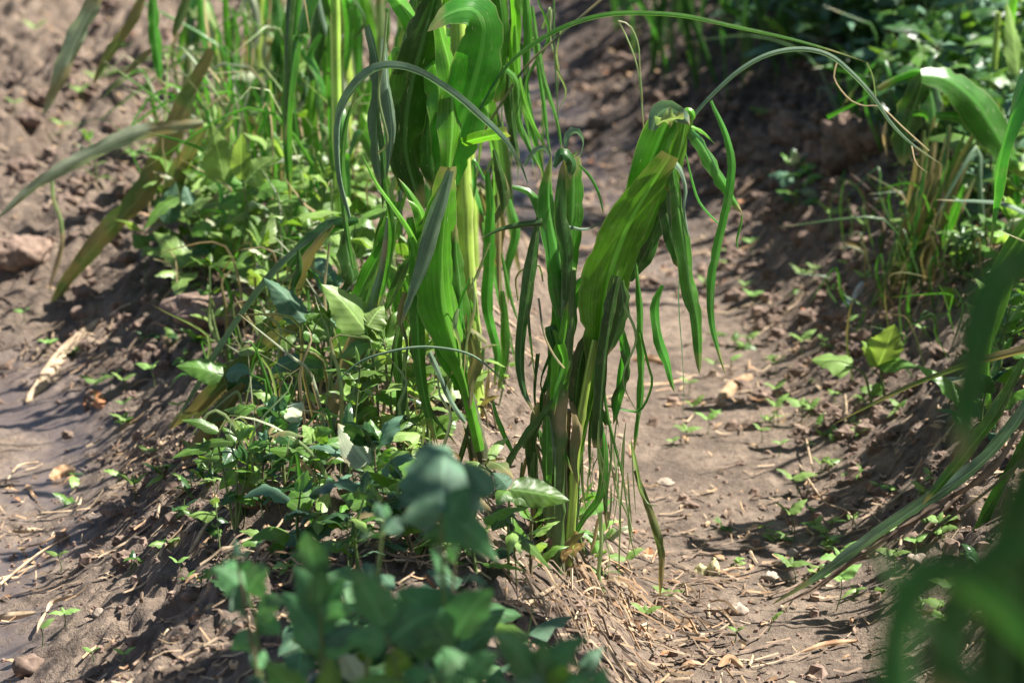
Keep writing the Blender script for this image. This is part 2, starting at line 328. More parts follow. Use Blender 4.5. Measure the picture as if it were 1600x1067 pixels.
def ribbon(mb, pts, wid, m, prof='maize', rot=0., twist=0., fold=.35, ripple=.0, n=None, across=7, serr=0, ragged=0., seed=0, normal=None, frame='cam'):
    """A leaf blade along pts; wid in metres; rot turns the blade about its own midrib away from the viewer side."""
    rnd = random.Random(seed); L = sum((Vector(pts[i + 1]) - Vector(pts[i])).length for i in range(len(pts) - 1))
    n = n or max(10, min(46, int(L / .012))); c = catmull(pts, n); rows = []; uvs = []
    ph = rnd.random() * 6; prev = None
    for i, p in enumerate(c):
        t = (c[min(i + 1, n - 1)] - c[max(i - 1, 0)]).normalized(); f = i / (n - 1)
        nn = Vector(normal) if normal is not None else (CAMV - p).normalized()
        nn = nn - t * nn.dot(t)
        if nn.length < .15 and prev is not None: nn = prev - t * prev.dot(t)
        nn.normalize(); prev = nn
        q = Matrix.Rotation(rot + twist * f, 3, t); nn2 = q @ nn; ac = t.cross(nn2).normalized()
        w = wid * wprof(prof, f) * .5; row = []; uv = []
        for j in range(across):
            s = -1 + 2 * j / (across - 1); e = abs(s); ww = w
            if serr and e > .9: ww *= 1 - .20 * ((f * serr + (0 if s < 0 else .3)) % 1)
            if ragged and e > .6: ww *= 1 - ragged * max(0, math.sin(f * 37 + ph * s) * math.sin(f * 91 + ph)) * rnd.random()
            off = -fold * e * w + ripple * w * (e ** 2) * math.sin(f * (9 + 3 * ph) + (1.7 if s < 0 else 0) + ph)
            row.append(p + ac * (s * ww) - nn2 * (-off) * 1.0); uv.append(((s + 1) / 2, f))
        rows.append(row); uvs.append(uv)
    mb.grid(rows, uvs, m)
def tag(o, label=None, cat=None, group=None, kind=None):
    if label: o['label'] = label
    if cat: o['category'] = cat
    if group: o['group'] = group
    if kind: o['kind'] = kind
    return o
def root(name, loc, label, cat, group=None):
    o = bpy.data.objects.new(name, None); C.objects.link(o); o.location = loc; o.empty_display_size = .05
    return tag(o, label, cat, group)
# ------------------------------------------------------------------ ground sheet
def spaced(lo, hi, step, far_lo, far_hi):
    a = list(np.arange(lo, hi, step)); s = step; x = lo
    pre = []
    while x > far_lo: s *= 1.35; x -= s; pre.append(x)
    s = step; x = a[-1]; post = []
    while x < far_hi: s *= 1.35; x += s; post.append(x)
    return np.array(pre[::-1] + a + post)
gx = spaced(-1.75, 1.75, .0075, -80, 80)
ys = [2.6]
while ys[-1] < 12: ys.append(ys[-1] + max(.007, .0016 * ys[-1]))
st = .02
while ys[-1] < 160: st *= 1.3; ys.append(ys[-1] + st)
pre = []; st = .01; yy = 2.6
while yy > -30: st *= 1.35; yy -= st; pre.append(yy)
gy = np.array(pre[::-1] + ys)
XX, YY = np.meshgrid(gx, gy); ZZ = height(XX, YY)
nx, ny = len(gx), len(gy)
import bisect
_gx = gx.tolist(); _gy = gy.tolist(); _Z = ZZ.tolist()
def hz(x, y):
    i = bisect.bisect_right(_gx, x) - 1; j = bisect.bisect_right(_gy, y) - 1
    i = max(0, min(len(_gx) - 2, i)); j = max(0, min(len(_gy) - 2, j))
    a = (x - _gx[i]) / (_gx[i + 1] - _gx[i]); b = (y - _gy[j]) / (_gy[j + 1] - _gy[j])
    return (_Z[j][i] * (1 - a) + _Z[j][i + 1] * a) * (1 - b) + (_Z[j + 1][i] * (1 - a) + _Z[j + 1][i + 1] * a) * b
me = bpy.data.meshes.new('ground')
me.vertices.add(nx * ny); me.vertices.foreach_set('co', np.stack([XX, YY, ZZ], -1).astype('f').ravel())
ii = (np.arange(ny - 1)[:, None] * nx + np.arange(nx - 1)[None, :]).ravel()
q = np.stack([ii, ii + 1, ii + nx + 1, ii + nx], -1).astype('i')
me.loops.add(q.size); me.loops.foreach_set('vertex_index', q.ravel())
me.polygons.add(len(q)); me.polygons.foreach_set('loop_start', np.arange(0, q.size, 4, dtype='i')); me.polygons.foreach_set('use_smooth', np.ones(len(q), bool))
me.update(); me.validate(); me.materials.append(M['ground'])
go = bpy.data.objects.new('ground', me); C.objects.link(go); tag(go, kind='structure')

# ------------------------------------------------------------------ maize traced from the photograph
def maize(base_px, label, leaves, stalks=(), Yoff=0., group='maize plants in the row', Y=None, gmat=None, name='maize_plant'):
    if Y is None:
        b = G(*base_px)
    else:
        p = P(base_px[0], base_px[1], Y); b = Vector((p.x, Y, hz(p.x, Y)))
    Yb = b.y + Yoff; rt = root(name, b, label, 'maize plant', group); sc = scale_at(Yb)
    for k, st in enumerate(stalks):
        m, wpx, pts = st[:3]; mb = MB(); r = wpx * sc / 2
        dyv = st[3] if len(st) > 3 else 0
        q = [P(x, y, Yb + dyv) for x, y in pts]
        if k == 0 or (len(st) > 4 and st[4]): q = [b + Vector((0, 0, -.02))] + q if (q[0] - b).length > .02 else q
        tube(mb, q, r * 1.12, r * (.25 if m == 'stalkold' and len(pts) > 4 and wpx < 40 else .85), M[m], n=30, k=10, nodes_at=(.22, .45, .7), bump=.015)
        mb.build('stalk', rt, b)
    if stalks and Yb > 3.9:      # brace roots and dry basal sheaths
        mb = MB(); rnd = random.Random(int(base_px[0]))
        for k in range(7):
            a = k * .9 + rnd.uniform(-.3, .3); d = Vector((math.cos(a), math.sin(a), 0)); z0 = rnd.uniform(.015, .04); e = b + d * rnd.uniform(.03, .055); e.z = hz(e.x, e.y) - .006
            tube(mb, [b + d * .006 + Vector((0, 0, z0)), b + d * .024 + Vector((0, 0, z0 * .8)), e], .0026, .0014, M['stemred'], n=8, k=5)
        for k in range(5):
            a = rnd.uniform(0, 6.3); d = Vector((math.cos(a), math.sin(a), 0)); h = rnd.uniform(.04, .11)
            ribbon(mb, [b + d * .012, b + d * .02 + Vector((0, 0, h * .6)), b + d * rnd.uniform(.02, .06) + Vector((0, 0, h * rnd.uniform(.6, 1.1)))], rnd.uniform(.008, .018), M[rnd.choice(('dry', 'strawdark', 'wilt'))], prof='maize', ripple=.5, ragged=.6, seed=k, n=12)
        mb.build('brace_roots', rt, b)
    for i, lf in enumerate(leaves):
        m, wpx, d0, d1, pts = lf[:5]; o = dict(lf[5]) if len(lf) > 5 else {}
        rnd = random.Random(hash((m, wpx, pts[0])) & 0xffff if False else int(wpx * 31 + pts[0][0] * 7 + pts[0][1]))
        bow = o.pop('bow', 0); n = len(pts); seq = []
        for j, (x, y) in enumerate(pts):
            f = j / (n - 1); seq.append(P(x, y, Yb + d0 + (d1 - d0) * f + bow * math.sin(math.pi * f)))
        sg = 1 if seq[-1].z > seq[0].z else -1; rot = o.pop('rot', None)
        if rot is None: rot = rnd.uniform(.1, .85) * sg * (1 if rnd.random() < .75 else -1)
        elif wpx > 9: rot = (abs(rot) + .3) * sg
        wid = wpx * (.84 if wpx > 9 else .8) * sc / max(.55, math.cos(rot))
        o.setdefault('fold', .38); o.setdefault('ripple', .20 if wpx > 9 else .02); o.setdefault('ragged', .28 if wpx > 9 else 0)
        mb = MB(); ribbon(mb, seq, wid, M[m], rot=rot, seed=rnd.randrange(9999), **o)
        mb.build(o.get('nm', 'leaf') if False else ('tendril' if wpx <= 4 else 'leaf'), rt, b)
    return rt
B_ = dict(prof='both'); F_ = dict(prof='flat'); T_ = dict(prof='taper')
def strips(n, x0, x1, y0, y1, l0, l1, w0, w1, mats, seed, dy=(0, .1)):
    rnd = random.Random(seed); out = []
    for _ in range(n):
        x = rnd.uniform(x0, x1); y = rnd.uniform(y0, y1); L = rnd.uniform(l0, l1); s = rnd.gauss(0, 14); c = rnd.gauss(0, 7); d = rnd.uniform(*dy)
        pts = [(x, y), (x + s * .2 + c, y + L * .3), (x + s * .5 - c * .6, y + L * .65), (x + s + rnd.gauss(0, 8), y + L)]
        if rnd.random() < .3: pts = [(x - rnd.choice((-1, 1)) * rnd.uniform(12, 26), y + rnd.uniform(5, 30)), (x - 4, y - 12)] + pts[1:]
        out.append((rnd.choice(mats), rnd.uniform(w0, w1), d, d + rnd.uniform(-.04, .04), pts, dict(prof=rnd.choice(('both', 'maize', 'taper')), twist=rnd.uniform(-1.6, 1.6), ragged=.25)))
    return out
# A2: the tall plant behind, with the broad sunlit leaves
maize((745, 655), 'tall maize plant with broad sunlit leaves, left of the dark plant', [
 ('mid', 98, .02, -.06, [(700, 292), (712, 225), (735, 150), (752, 85), (756, 40), (738, 14), (700, 22), (668, 50)], dict(rot=.15, fold=.15, ripple=.1)),
 ('bright', 50, 0, .06, [(700, 290), (697, 235), (690, 135), (666, 68), (622, 0), (575, -60)], dict(rot=-.2, fold=.5)),
 ('bright', 44, -.03, .02, [(702, 268), (708, 190), (704, 110), (692, 62), (679, 12)], dict(rot=.3, fold=.5)),
 ('dark', 78, .0, .04, [(682, -10), (662, 60), (640, 150), (634, 230), (650, 300), (662, 330)], dict(prof='both', rot=.1, fold=.25)),
 ('dark', 56, .03, .06, [(690, 60), (676, 150), (668, 230), (680, 300)], B_),
 ('dark', 40, .08, .08, [(655, -30), (648, 40), (640, 110), (655, 160)], B_),
 ('mid', 34, .04, .0, [(672, 20), (690, -20), (712, -60)], {}),
 ('bright', 22, .0, -.05, [(722, 224), (752, 216), (793, 208)], dict(prof='stub', fold=.5, rot=.1)),
 ('mid', 14, .02, .05, [(787, 105), (808, 128), (812, 189), (829, 232), (848, 272)], {}),
 ('bright', 14, .05, .10, [(806, 40), (812, 120), (826, 175), (856, 236)], {}),
 ('mid', 10, .1, .1, [(832, 10), (843, 84), (854, 135), (871, 189), (880, 245)], {}),
 ('mid', 9, .12, .1, [(836, 60), (850, 160), (856, 215), (862, 245)], {}),
 ('mid', 30, .06, .10, [(778, -20), (786, 40), (782, 100), (776, 160)], dict(prof='flat')),
 ('bright', 20, .08, .10, [(800, -20), (806, 40), (800, 100), (806, 150)], B_),
 ('dark', 24, .10, .12, [(800, 30), (796, 120), (802, 200), (812, 262)], B_),
 ('mid', 18, .1, .1, [(822, -20), (826, 60), (820, 120)], B_),
 ('mid', 22, .03, .05, [(762, 270), (767, 330), (765, 418), (763, 485), (778, 552), (772, 606)], dict(prof='both', rot=.1)),
 ('dark', 18, .05, .08, [(772, 234), (786, 290), (787, 340)], B_),
 ('mid', 18, .07, .08, [(785, 455), (789, 500), (789, 560), (778, 612)], B_),
 ('mid', 8, .1, .1, [(784, 395), (799, 466), (811, 507)], {}),
 ('dark', 12, .0, .03, [(756, 545), (750, 575), (738, 598)], B_),
 ('pale', 10, .0, .0, [(728, 470), (727, 560), (733, 640), (736, 700)], F_),
 ('pale', 4, -.1, -.1, [(766, 380), (745, 430), (732, 458)], F_),
 ('bright', 12, -.05, 0, [(716, 455), (735, 476), (747, 507)], B_),
 ('mid', 22, .12, .2, [(640, 20), (612, -20), (590, -50)], {}),
 ('mid', 9, 0, .05, [(749, 176), (772, 134), (800, 98), (836, 70), (884, 44), (935, 28), (986, 23), (1066, 27), (1148, 44), (1229, 61), (1296, 79), (1355, 98)], dict(prof='maize', fold=1.2, rot=.5)),
 ('pale', 3, .05, .05, [(1355, 98), (1364, 120), (1369, 152)], F_),
 ('pale', 3, .04, .04, [(966, 33), (980, 60), (994, 98), (1001, 140), (1006, 204)], F_),
 ('pale', 3, .04, .04, [(966, 33), (984, 40), (997, 68), (1000, 110), (1004, 160)], F_),
 ('stalkold', 5, .05, .05, [(740, 230), (790, 150), (824, 101), (867, 61), (938, 0), (990, -45)], F_),
 ('pale', 4, .05, .05, [(867, 61), (868, 101), (884, 142), (876, 165), (862, 190), (856, 206)], dict(prof='both', twist=3)),
 ('pale', 3, .05, .05, [(876, 48), (870, 80), (872, 110)], F_),
 ('dry', 3, .06, .0, [(1308, 98), (1304, 124), (1327, 155), (1352, 166), (1376, 167), (1412, 200), (1452, 236)], F_),
 ('dry', 3, .06, .0, [(1425, 228), (1432, 255), (1452, 272)], T_),
], [('stalk', 27, [(744, 640), (731, 450), (724, 300), (719, 150), (714, 0), (706, -160)], .05),
    ('stalk', 20, [(736, 650), (716, 520), (700, 380), (706, 250)], .03, 1)], Y=4.72)
maize((700, 640), 'tangle of shredded hanging maize strips behind the broad sunlit leaves', strips(16, 745, 870, -30, 130, 100, 230, 4, 13, ('mid', 'bright', 'dark', 'pale', 'mid'), 5) + strips(14, 580, 700, -30, 260, 110, 260, 6, 20, ('mid', 'dark', 'grey', 'bright', 'pale'), 6) + strips(12, 740, 800, 250, 420, 90, 200, 5, 15, ('mid', 'dark', 'pale', 'wilt'), 7) + strips(12, 600, 720, 380, 520, 90, 190, 5, 18, ('mid', 'bright', 'dark', 'pale'), 8), [('stalkdark', 14, [(700, 640), (690, 400), (660, 100), (650, -60)])], Y=4.95)
# A1: the front shoot with the cut top and the big furled leaf
maize((748, 735), 'maize shoot with a cut top and a big furled leaf', [
 ('bright', 84, -.015, -.02, [(752, 705), (740, 650), (726, 592), (708, 530), (694, 470), (690, 400), (696, 330), (703, 262)], dict(prof='spear', rot=.15, fold=.55, ripple=.04)),
 ('mid', 44, .02, 0, [(736, 625), (712, 560), (690, 500), (672, 440), (664, 380), (668, 330)], dict(prof='both', rot=-.5, fold=.5)),
 ('grey', 30, -.05, -.03, [(704, 268), (694, 310), (680, 356), (664, 410), (645, 462), (626, 510)], dict(prof='maize', rot=.2, fold=.6)),
 ('mid', 30, .0, -.02, [(640, 340), (652, 420), (653, 520), (660, 600), (680, 695)], dict(prof='maize', rot=0, fold=.25)),
 ('bright', 14, -.02, 0, [(668, 430), (642, 362), (612, 318), (588, 285), (562, 233)], dict(prof='taper', fold=.5)),
 ('bright', 28, .0, .02, [(668, 372), (655, 330), (640, 303), (622, 278)], dict(prof='taper', fold=.6)),
 ('bright', 24, .0, 0, [(664, 400), (664, 360), (655, 325), (636, 312)], dict(prof='both', fold=.6)),
 ('mid', 36, .03, .0, [(716, 610), (722, 540), (722, 470), (714, 400), (712, 350)], dict(prof='both', rot=.4)),
 ('grey', 5, -.1, -.12, [(520, 602), (560, 566), (607, 549), (665, 541), (732, 552), (775, 583), (812, 622)], dict(prof='both', fold=.8)),
 ('grey', 10, -.08, -.04, [(672, 550), (690, 590), (705, 625), (728, 660)], F_),
 ('mid', 10, .03, .03, [(640, 490), (655, 560), (672, 640), (685, 700)], B_),
 ('mid', 12, .05, .1, [(600, 280), (612, 350), (606, 420), (590, 480)], B_),
] + strips(16, 620, 740, 430, 600, 80, 190, 5, 20, ('dark', 'mid', 'wilt', 'pale', 'dark'), 14, (-.02, .06)), [('stalkold', 25, [(752, 725), (745, 680), (736, 640), (722, 590), (706, 520), (696, 440)], .012), ('stalkold', 13, [(760, 720), (752, 680), (744, 640), (734, 600), (726, 560)], .03, 1)], Y=4.36)
# arching bluish leaf in front of the tall plant
maize((560, 560), 'maize plant with one long bluish arching leaf', [
 ('grey', 15, 0, -.02, [(548, 340), (532, 270), (531, 189), (550, 143), (584, 112), (622, 107), (665, 121), (712, 152), (749, 184), (786, 219), (810, 254), (826, 292)], dict(prof='both', fold=.9, rot=.35)),
 ('mid', 12, .02, .05, [(552, 420), (541, 350), (535, 280), (540, 200), (560, 140)], B_),
 ('mid', 26, .05, .08, [(620, 315), (600, 380), (570, 440), (545, 500), (522, 560)], dict(prof='flat', rot=.2)),
 ('bright', 22, .08, .1, [(622, 345), (604, 400), (590, 450)], dict(prof='both')),
 ('mid', 24, .08, .12, [(600, 340), (590, 400), (578, 450), (560, 520), (540, 590)], dict(prof='both')),
 ('dark', 20, .1, .12, [(640, 400), (618, 450), (600, 490)], B_),
 ('wilt', 20, .0, .0, [(556, 505), (538, 560), (524, 620), (505, 680)], dict(prof='flat')),
 ('dark', 12, .1, .1, [(590, 170), (600, 260), (598, 330)], B_),
 ('pale', 5, .0, 0, [(605, 20), (600, 80), (592, 150), (606, 220), (590, 240)], F_),
 ('grey', 22, .12, .12, [(600, 60), (606, 140), (612, 210), (604, 280)], B_),
 ('grey', 24, .2, .2, [(575, 40), (592, 120), (588, 220), (596, 300)], B_),
], [('stalkdark', 20, [(560, 600), (575, 520), (600, 420), (612, 340)])], Y=4.55)
# B: the dark middle plant
maize((868, 893), 'dark upright maize plant with a ragged broken top between its two taller neighbours', [
 ('mid', 40, 0, -.01, [(868, 610), (884, 560), (892, 500), (880, 430), (862, 350), (858, 300), (862, 242)], dict(prof='both', rot=.45, fold=.5)),
 ('mid', 42, .02, .0, [(872, 620), (880, 540), (886, 450), (892, 380), (896, 320), (897, 246)], dict(prof='flat', rot=-.25, fold=.3)),
 ('dark', 26, -.02, -.03, [(884, 470), (886, 400), (876, 330), (880, 250)], dict(prof='both')),
 ('bright', 20, -.02, -.02, [(866, 640), (872, 580), (884, 520), (888, 470)], dict(prof='both', fold=.6)),
 ('dark', 24, -.02, -.04, [(842, 340), (834, 395), (824, 461), (814, 540), (817, 603), (836, 648)], dict(prof='maize', rot=.1)),
 ('dark', 9, -.04, -.04, [(830, 440), (824, 480), (828, 530), (836, 596)], T_),
 ('dark', 15, -.02, -.05, [(848, 348), (812, 352), (778, 360), (748, 375)], dict(prof='taper')),
 ('mid', 20, .0, -.01, [(800, 292), (830, 302), (848, 340), (866, 420), (876, 500)], dict(prof='both')),
 ('grey', 9, -.01, -.01, [(820, 260), (834, 237), (852, 232), (862, 250)], dict(prof='both', ripple=.4)),
 ('grey', 14, -.01, -.01, [(884, 232), (886, 214), (897, 205), (909, 216), (910, 232), (902, 252)], dict(prof='both', ripple=.5, twist=2.5)),
 ('pale', 10, -.02, -.02, [(868, 248), (878, 236), (892, 244), (904, 236)], dict(prof='both', ripple=.8, ragged=.5)),
 ('dark', 22, -.03, -.03, [(866, 262), (876, 240), (894, 252), (890, 280)], dict(prof='both', ripple=.5)),
 ('mid', 6, 0, 0, [(905, 258), (922, 276), (936, 304), (944, 340)], {}),
 ('grey', 7, .0, .03, [(890, 355), (916, 358), (944, 346)], T_),
 ('dark', 15, -.02, -.04, [(866, 625), (842, 660), (818, 690), (792, 735), (780, 790)], dict(prof='maize', fold=.5)),
 ('mid', 10, .0, .0, [(770, 628), (780, 660), (798, 700), (808, 720)], B_),
 ('dark', 26, .0, -.01, [(872, 860), (868, 760), (866, 680), (870, 600)], F_),
 ('dark', 22, .03, .03, [(845, 860), (838, 760), (834, 690), (848, 630)], dict(prof='flat', fold=.6)),
 ('grey', 10, -.02, -.02, [(866, 735), (862, 690), (858, 650)], B_),
 ('stalkold', 4, -.04, -.05, [(842, 466), (850, 520), (866, 555), (882, 575)], F_),
 ('wilt', 8, .02, .02, [(850, 870), (838, 810), (828, 770), (822, 740)], B_),
 ('pale', 4, .02, .02, [(810, 470), (808, 430), (840, 415), (848, 440)], F_),
] + strips(12, 838, 900, 480, 700, 90, 240, 5, 20, ('dark', 'dark', 'mid', 'wilt', 'stalkdark'), 12, (-.03, .05)) + strips(6, 800, 860, 640, 760, 80, 170, 4, 12, ('dark', 'wilt', 'mid'), 13, (-.03, .05)), [('stalkdark', 30, [(868, 893), (866, 820), (868, 720), (874, 620), (884, 520), (888, 420)]),
    ('stalkold', 22, [(880, 880), (882, 800), (880, 720), (884, 640)], .02, 1)])
# C: the big plant on the right
plant_c = maize((884, 886), 'leaning maize plant with a crumpled whitish tip over the furrow', [
 ('bright', 92, -.02, -.04, [(900, 720), (918, 630), (936, 540), (946, 470), (958, 415), (982, 352), (1013, 298), (1048, 243)], dict(prof='spear', rot=.2, fold=.25, ripple=.05)),
 ('bright', 30, .0, -.02, [(962, 450), (988, 400), (1014, 350), (1034, 300), (1046, 250)], dict(prof='both', rot=-.4)),
 ('mid', 60, .02, .0, [(990, 410), (996, 330), (1012, 270), (1032, 215), (1048, 180)], dict(prof='flat', rot=-.1, fold=.3)),
 ('dark', 50, .03, .01, [(984, 440), (1012, 390), (1034, 330), (1046, 285), (1056, 240)], dict(prof='both', rot=-.3)),  # shadowed part of the big leaf, its shade given by the dark colour
 ('grey', 34, -.02, -.03, [(1018, 204), (1030, 178), (1046, 170), (1062, 180), (1078, 196)], dict(prof='both', ripple=.7, ragged=.3)),
 ('pale', 22, -.04, -.05, [(1026, 196), (1040, 188), (1056, 186), (1068, 178)], dict(prof='both', ripple=.9, ragged=.5)),
 ('bright', 12, -.02, -.02, [(1060, 180), (1076, 172), (1084, 182), (1078, 192)], dict(prof='both')),
 ('bright', 30, -.01, -.01, [(1072, 190), (1064, 230), (1056, 262), (1050, 300)], dict(prof='flat', rot=.2)),
 ('mid', 24, .0, .03, [(1066, 188), (1094, 222), (1118, 262), (1140, 300), (1160, 334)], dict(prof='both', rot=.4, fold=.5)),
 ('bright', 10, .0, .02, [(1072, 194), (1098, 206), (1118, 226)], T_),
 ('mid', 5, .03, .03, [(1160, 334), (1158, 352), (1152, 376), (1154, 392)], B_),
 ('mid', 17, .02, .0, [(1111, 158), (1134, 209), (1144, 256), (1138, 312), (1124, 375), (1112, 440), (1112, 500), (1122, 545), (1134, 586)], dict(prof='both', rot=.1)),
 ('mid', 30, -.02, -.02, [(1050, 255), (1058, 310), (1067, 370), (1077, 440), (1090, 505), (1093, 585)], dict(prof='both', rot=.25)),
 ('dark', 26, .0, .0, [(1040, 290), (1044, 340), (1056, 400), (1062, 420)], B_),
 ('grey', 10, -.03, -.01, [(1046, 245), (1062, 262), (1072, 292), (1070, 330), (1078, 380)], dict(prof='taper')),
 ('mid', 5, .03, .03, [(1072, 240), (1084, 290), (1096, 320), (1124, 350), (1140, 362)], B_),
 ('grey', 9, .0, .03, [(1050, 260), (1080, 189), (1128, 135), (1171, 101), (1212, 83), (1256, 78), (1296, 88), (1330, 115), (1364, 152), (1391, 192), (1425, 226), (1475, 260)], dict(prof='both', fold=.9, rot=.3)),
 ('dark', 22, -.05, -.05, [(966, 432), (954, 490), (944, 560), (938, 640), (936, 700)], dict(prof='flat', fold=.7, rot=.2)),
 ('dark', 34, -.03, -.03, [(970, 440), (974, 470), (966, 510), (950, 555)], dict(prof='both', fold=.2)),
 ('dark', 34, -.03, -.02, [(918, 526), (908, 560), (902, 600), (898, 650)], dict(prof='both', fold=.3)),
 ('mid', 26, -.01, -.02, [(886, 505), (898, 462), (918, 430), (930, 410)], dict(prof='both')),
 ('dark', 18, -.02, -.02, [(876, 700), (880, 620), (884, 540), (888, 500)], F_),
 ('grey', 10, -.03, -.02, [(930, 470), (926, 452), (918, 448)], B_),
 ('mid', 21, .0, .01, [(966, 500), (976, 550), (970, 600), (958, 664)], B_),
 ('mid', 14, .02, .03, [(994, 410), (1001, 470), (1003, 540), (1004, 600), (998, 660), (990, 712)], dict(prof='both', fold=.6)),
 ('mid', 5, .02, .02, [(1000, 520), (1012, 570), (1018, 600), (1000, 640), (970, 638), (944, 632)], F_),
 ('mid', 19, .02, .02, [(1036, 446), (1024, 482), (1032, 535), (1044, 570), (1054, 614)], B_),
 ('grey', 3, .0, .02, [(1074, 380), (1060, 450), (1066, 560), (1068, 620), (1064, 680)], T_),
 ('mid', 18, -.02, -.02, [(934, 560), (934, 640), (944, 705), (940, 770), (912, 812), (884, 862)], dict(prof='both', rot=.1)),
 ('mid', 6, -.01, -.01, [(940, 560), (948, 640), (962, 700), (972, 740), (975, 770)], B_),
 ('dark', 12, .0, .0, [(928, 640), (942, 700), (946, 770), (948, 830)], B_),
 ('wilt', 16, .02, .04, [(992, 735), (1008, 778), (1025, 826), (1034, 868), (1031, 934)], dict(prof='both', ripple=.5, ragged=.4)),
 ('pale', 8, .02, .02, [(985, 690), (992, 720), (1000, 760), (1010, 786)], B_),
 ('pale', 6, .0, .0, [(900, 640), (908, 700), (910, 760), (918, 812)], B_),
 ('pale', 5, .02, .0, [(950, 640), (956, 700), (950, 760), (944, 800)], B_),
 ('pale', 4, .02, .0, [(966, 640), (960, 700), (966, 760), (972, 840)], B_),
 ('pale', 4, .01, .0, [(978, 660), (972, 720), (980, 790), (992, 850)], B_),
 ('pale', 8, .0, .0, [(938, 800), (940, 850), (936, 900), (946, 930)], F_),
 ('pale', 4, .02, .0, [(950, 690), (962, 760), (985, 820), (980, 870)], B_),
 ('pale', 3, .02, .0, [(930, 780), (940, 830), (952, 860), (950, 900)], B_),
 ('pale', 3, .02, .0, [(1000, 760), (1012, 786), (1030, 790)], B_),
 ('dry', 4, .02, .02, [(908, 670), (910, 740), (912, 800)], B_),
 ('dry', 8, .0, .0, [(934, 810), (930, 840), (922, 866)], B_),
] + strips(6, 900, 975, 470, 690, 90, 220, 4, 15, ('dark', 'mid', 'pale', 'wilt', 'dark'), 15, (-.03, .05)), [('stalkdark', 22, [(884, 886), (892, 800), (898, 720), (908, 650), (924, 580), (936, 520), (944, 470)]),
    ('stalk', 15, [(888, 870), (895, 780), (902, 690), (918, 590), (930, 530)], -.025, 1)])
# pale threads of split leaves hanging beside plant C
mb = MB()
for k in range(15):
    x = random.uniform(925, 995); y = random.uniform(640, 780); l = random.uniform(60, 150); dx = random.uniform(-14, 22)
    ribbon(mb, [P(x, y, 4.2 + k * .002), P(x + dx * .3 + random.uniform(-5, 5), y + l * .5, 4.2 + k * .002), P(x + dx, y + l, 4.2 + k * .002)], random.uniform(.001, .0035), M['pale'], prof='both', across=3, n=12)
mb.build('shredded_leaf', plant_c, plant_c.location)

# ------------------------------------------------------------------ maize grown in world coordinates (background and neighbours)
def auto_maize(x, y, h, nl, seed, label, mats=('mid', 'dark', 'bright'), group='maize plants in the rows behind', llen=.6, lw=.05, droop=1., lean=(0, 0), spread=1., stalk='stalk', sr=.012, f0=.12):
    rnd = random.Random(seed); b = Vector((x, y, hz(x, y))); rt = root('maize_plant', b, label, 'maize plant', group)
    top = b + Vector((lean[0], lean[1], h)); sp = [b - Vector((0, 0, .02)), b.lerp(top, .4) + Vector((rnd.uniform(-.02, .02), rnd.uniform(-.02, .02), 0)), top]
    mb = MB(); tube(mb, sp, sr, sr * .6, M[stalk], n=30, k=9, nodes_at=(.15, .32, .5, .68, .85)); mb.build('stalk', rt, b)
    a0 = rnd.uniform(0, 6)
    for i in range(nl):
        f = f0 + (.98 - f0) * i / max(1, nl - 1); p = catmull(sp, 21)[int(f * 20)]
        a = a0 + (i % 2) * math.pi + rnd.uniform(-.7, .7); L = llen * rnd.uniform(.6, 1.15); d = Vector((math.cos(a), math.sin(a), 0)); dr = droop * rnd.uniform(.6, 1.3)
        pts = [p, p + d * L * .14 * spread + Vector((0, 0, L * .22)), p + d * L * .34 * spread + Vector((0, 0, L * (.28 - .22 * dr))),
               p + d * L * .50 * spread + Vector((0, 0, L * (.12 - .5 * dr))), p + d * L * .56 * spread + Vector((rnd.uniform(-.03, .03), 0, L * (-.1 - .75 * dr)))]
        for q_ in pts:
            q_.z = max(q_.z, hz(q_.x, q_.y) + .008)
        mb = MB(); ribbon(mb, pts, lw * rnd.uniform(.5, 1.1), M[rnd.choice(mats)], rot=rnd.uniform(-.6, .6), twist=rnd.uniform(-1, 1), fold=.5, ripple=.18, seed=seed * 31 + i, normal=(-d.x * .4, -d.y * .4, .9) if rnd.random() < .5 else None)
        mb.build('leaf', rt, b)
    return rt
# traced background maize, left of the tall plant (out of focus)
maize((535, 300), 'thick yellow-green maize stalk standing behind the arching bluish leaf', [
 ('dark', 28, 0, 0, [(505, -40), (500, 40), (488, 120), (470, 200), (450, 270)], B_),
 ('mid', 24, -.05, -.05, [(470, -30), (462, 60), (452, 140), (462, 210), (440, 290)], B_),
 ('grey', 14, -.1, -.1, [(480, 120), (484, 170), (498, 220), (518, 280), (526, 320)], dict(prof='both')),
 ('dark', 20, -.05, -.05, [(486, 100), (494, 160), (506, 230), (520, 280)], B_),
 ('mid', 20, .05, .05, [(555, -30), (560, 60), (556, 140), (548, 200)], B_),
 ('dark', 26, .1, .1, [(430, -30), (440, 50), (436, 130), (424, 200)], B_),
 ('bright', 20, .1, .1, [(455, 40), (452, 130), (446, 200), (452, 260)], B_),
 ('grey', 9, -.1, -.1, [(496, -10), (505, 30), (516, 60), (530, 80)], F_),
 ('bright', 24, .05, .08, [(560, -30), (575, 30), (590, 90)], B_),
] + strips(26, 430, 620, -40, 150, 120, 260, 6, 20, ('mid', 'dark', 'grey', 'bright', 'pale', 'ash'), 9, (-.2, .3)), [('stalk', 26, [(536, 290), (536, 150), (538, 0), (540, -150)])], Y=6.1, group='maize plants in the rows behind')
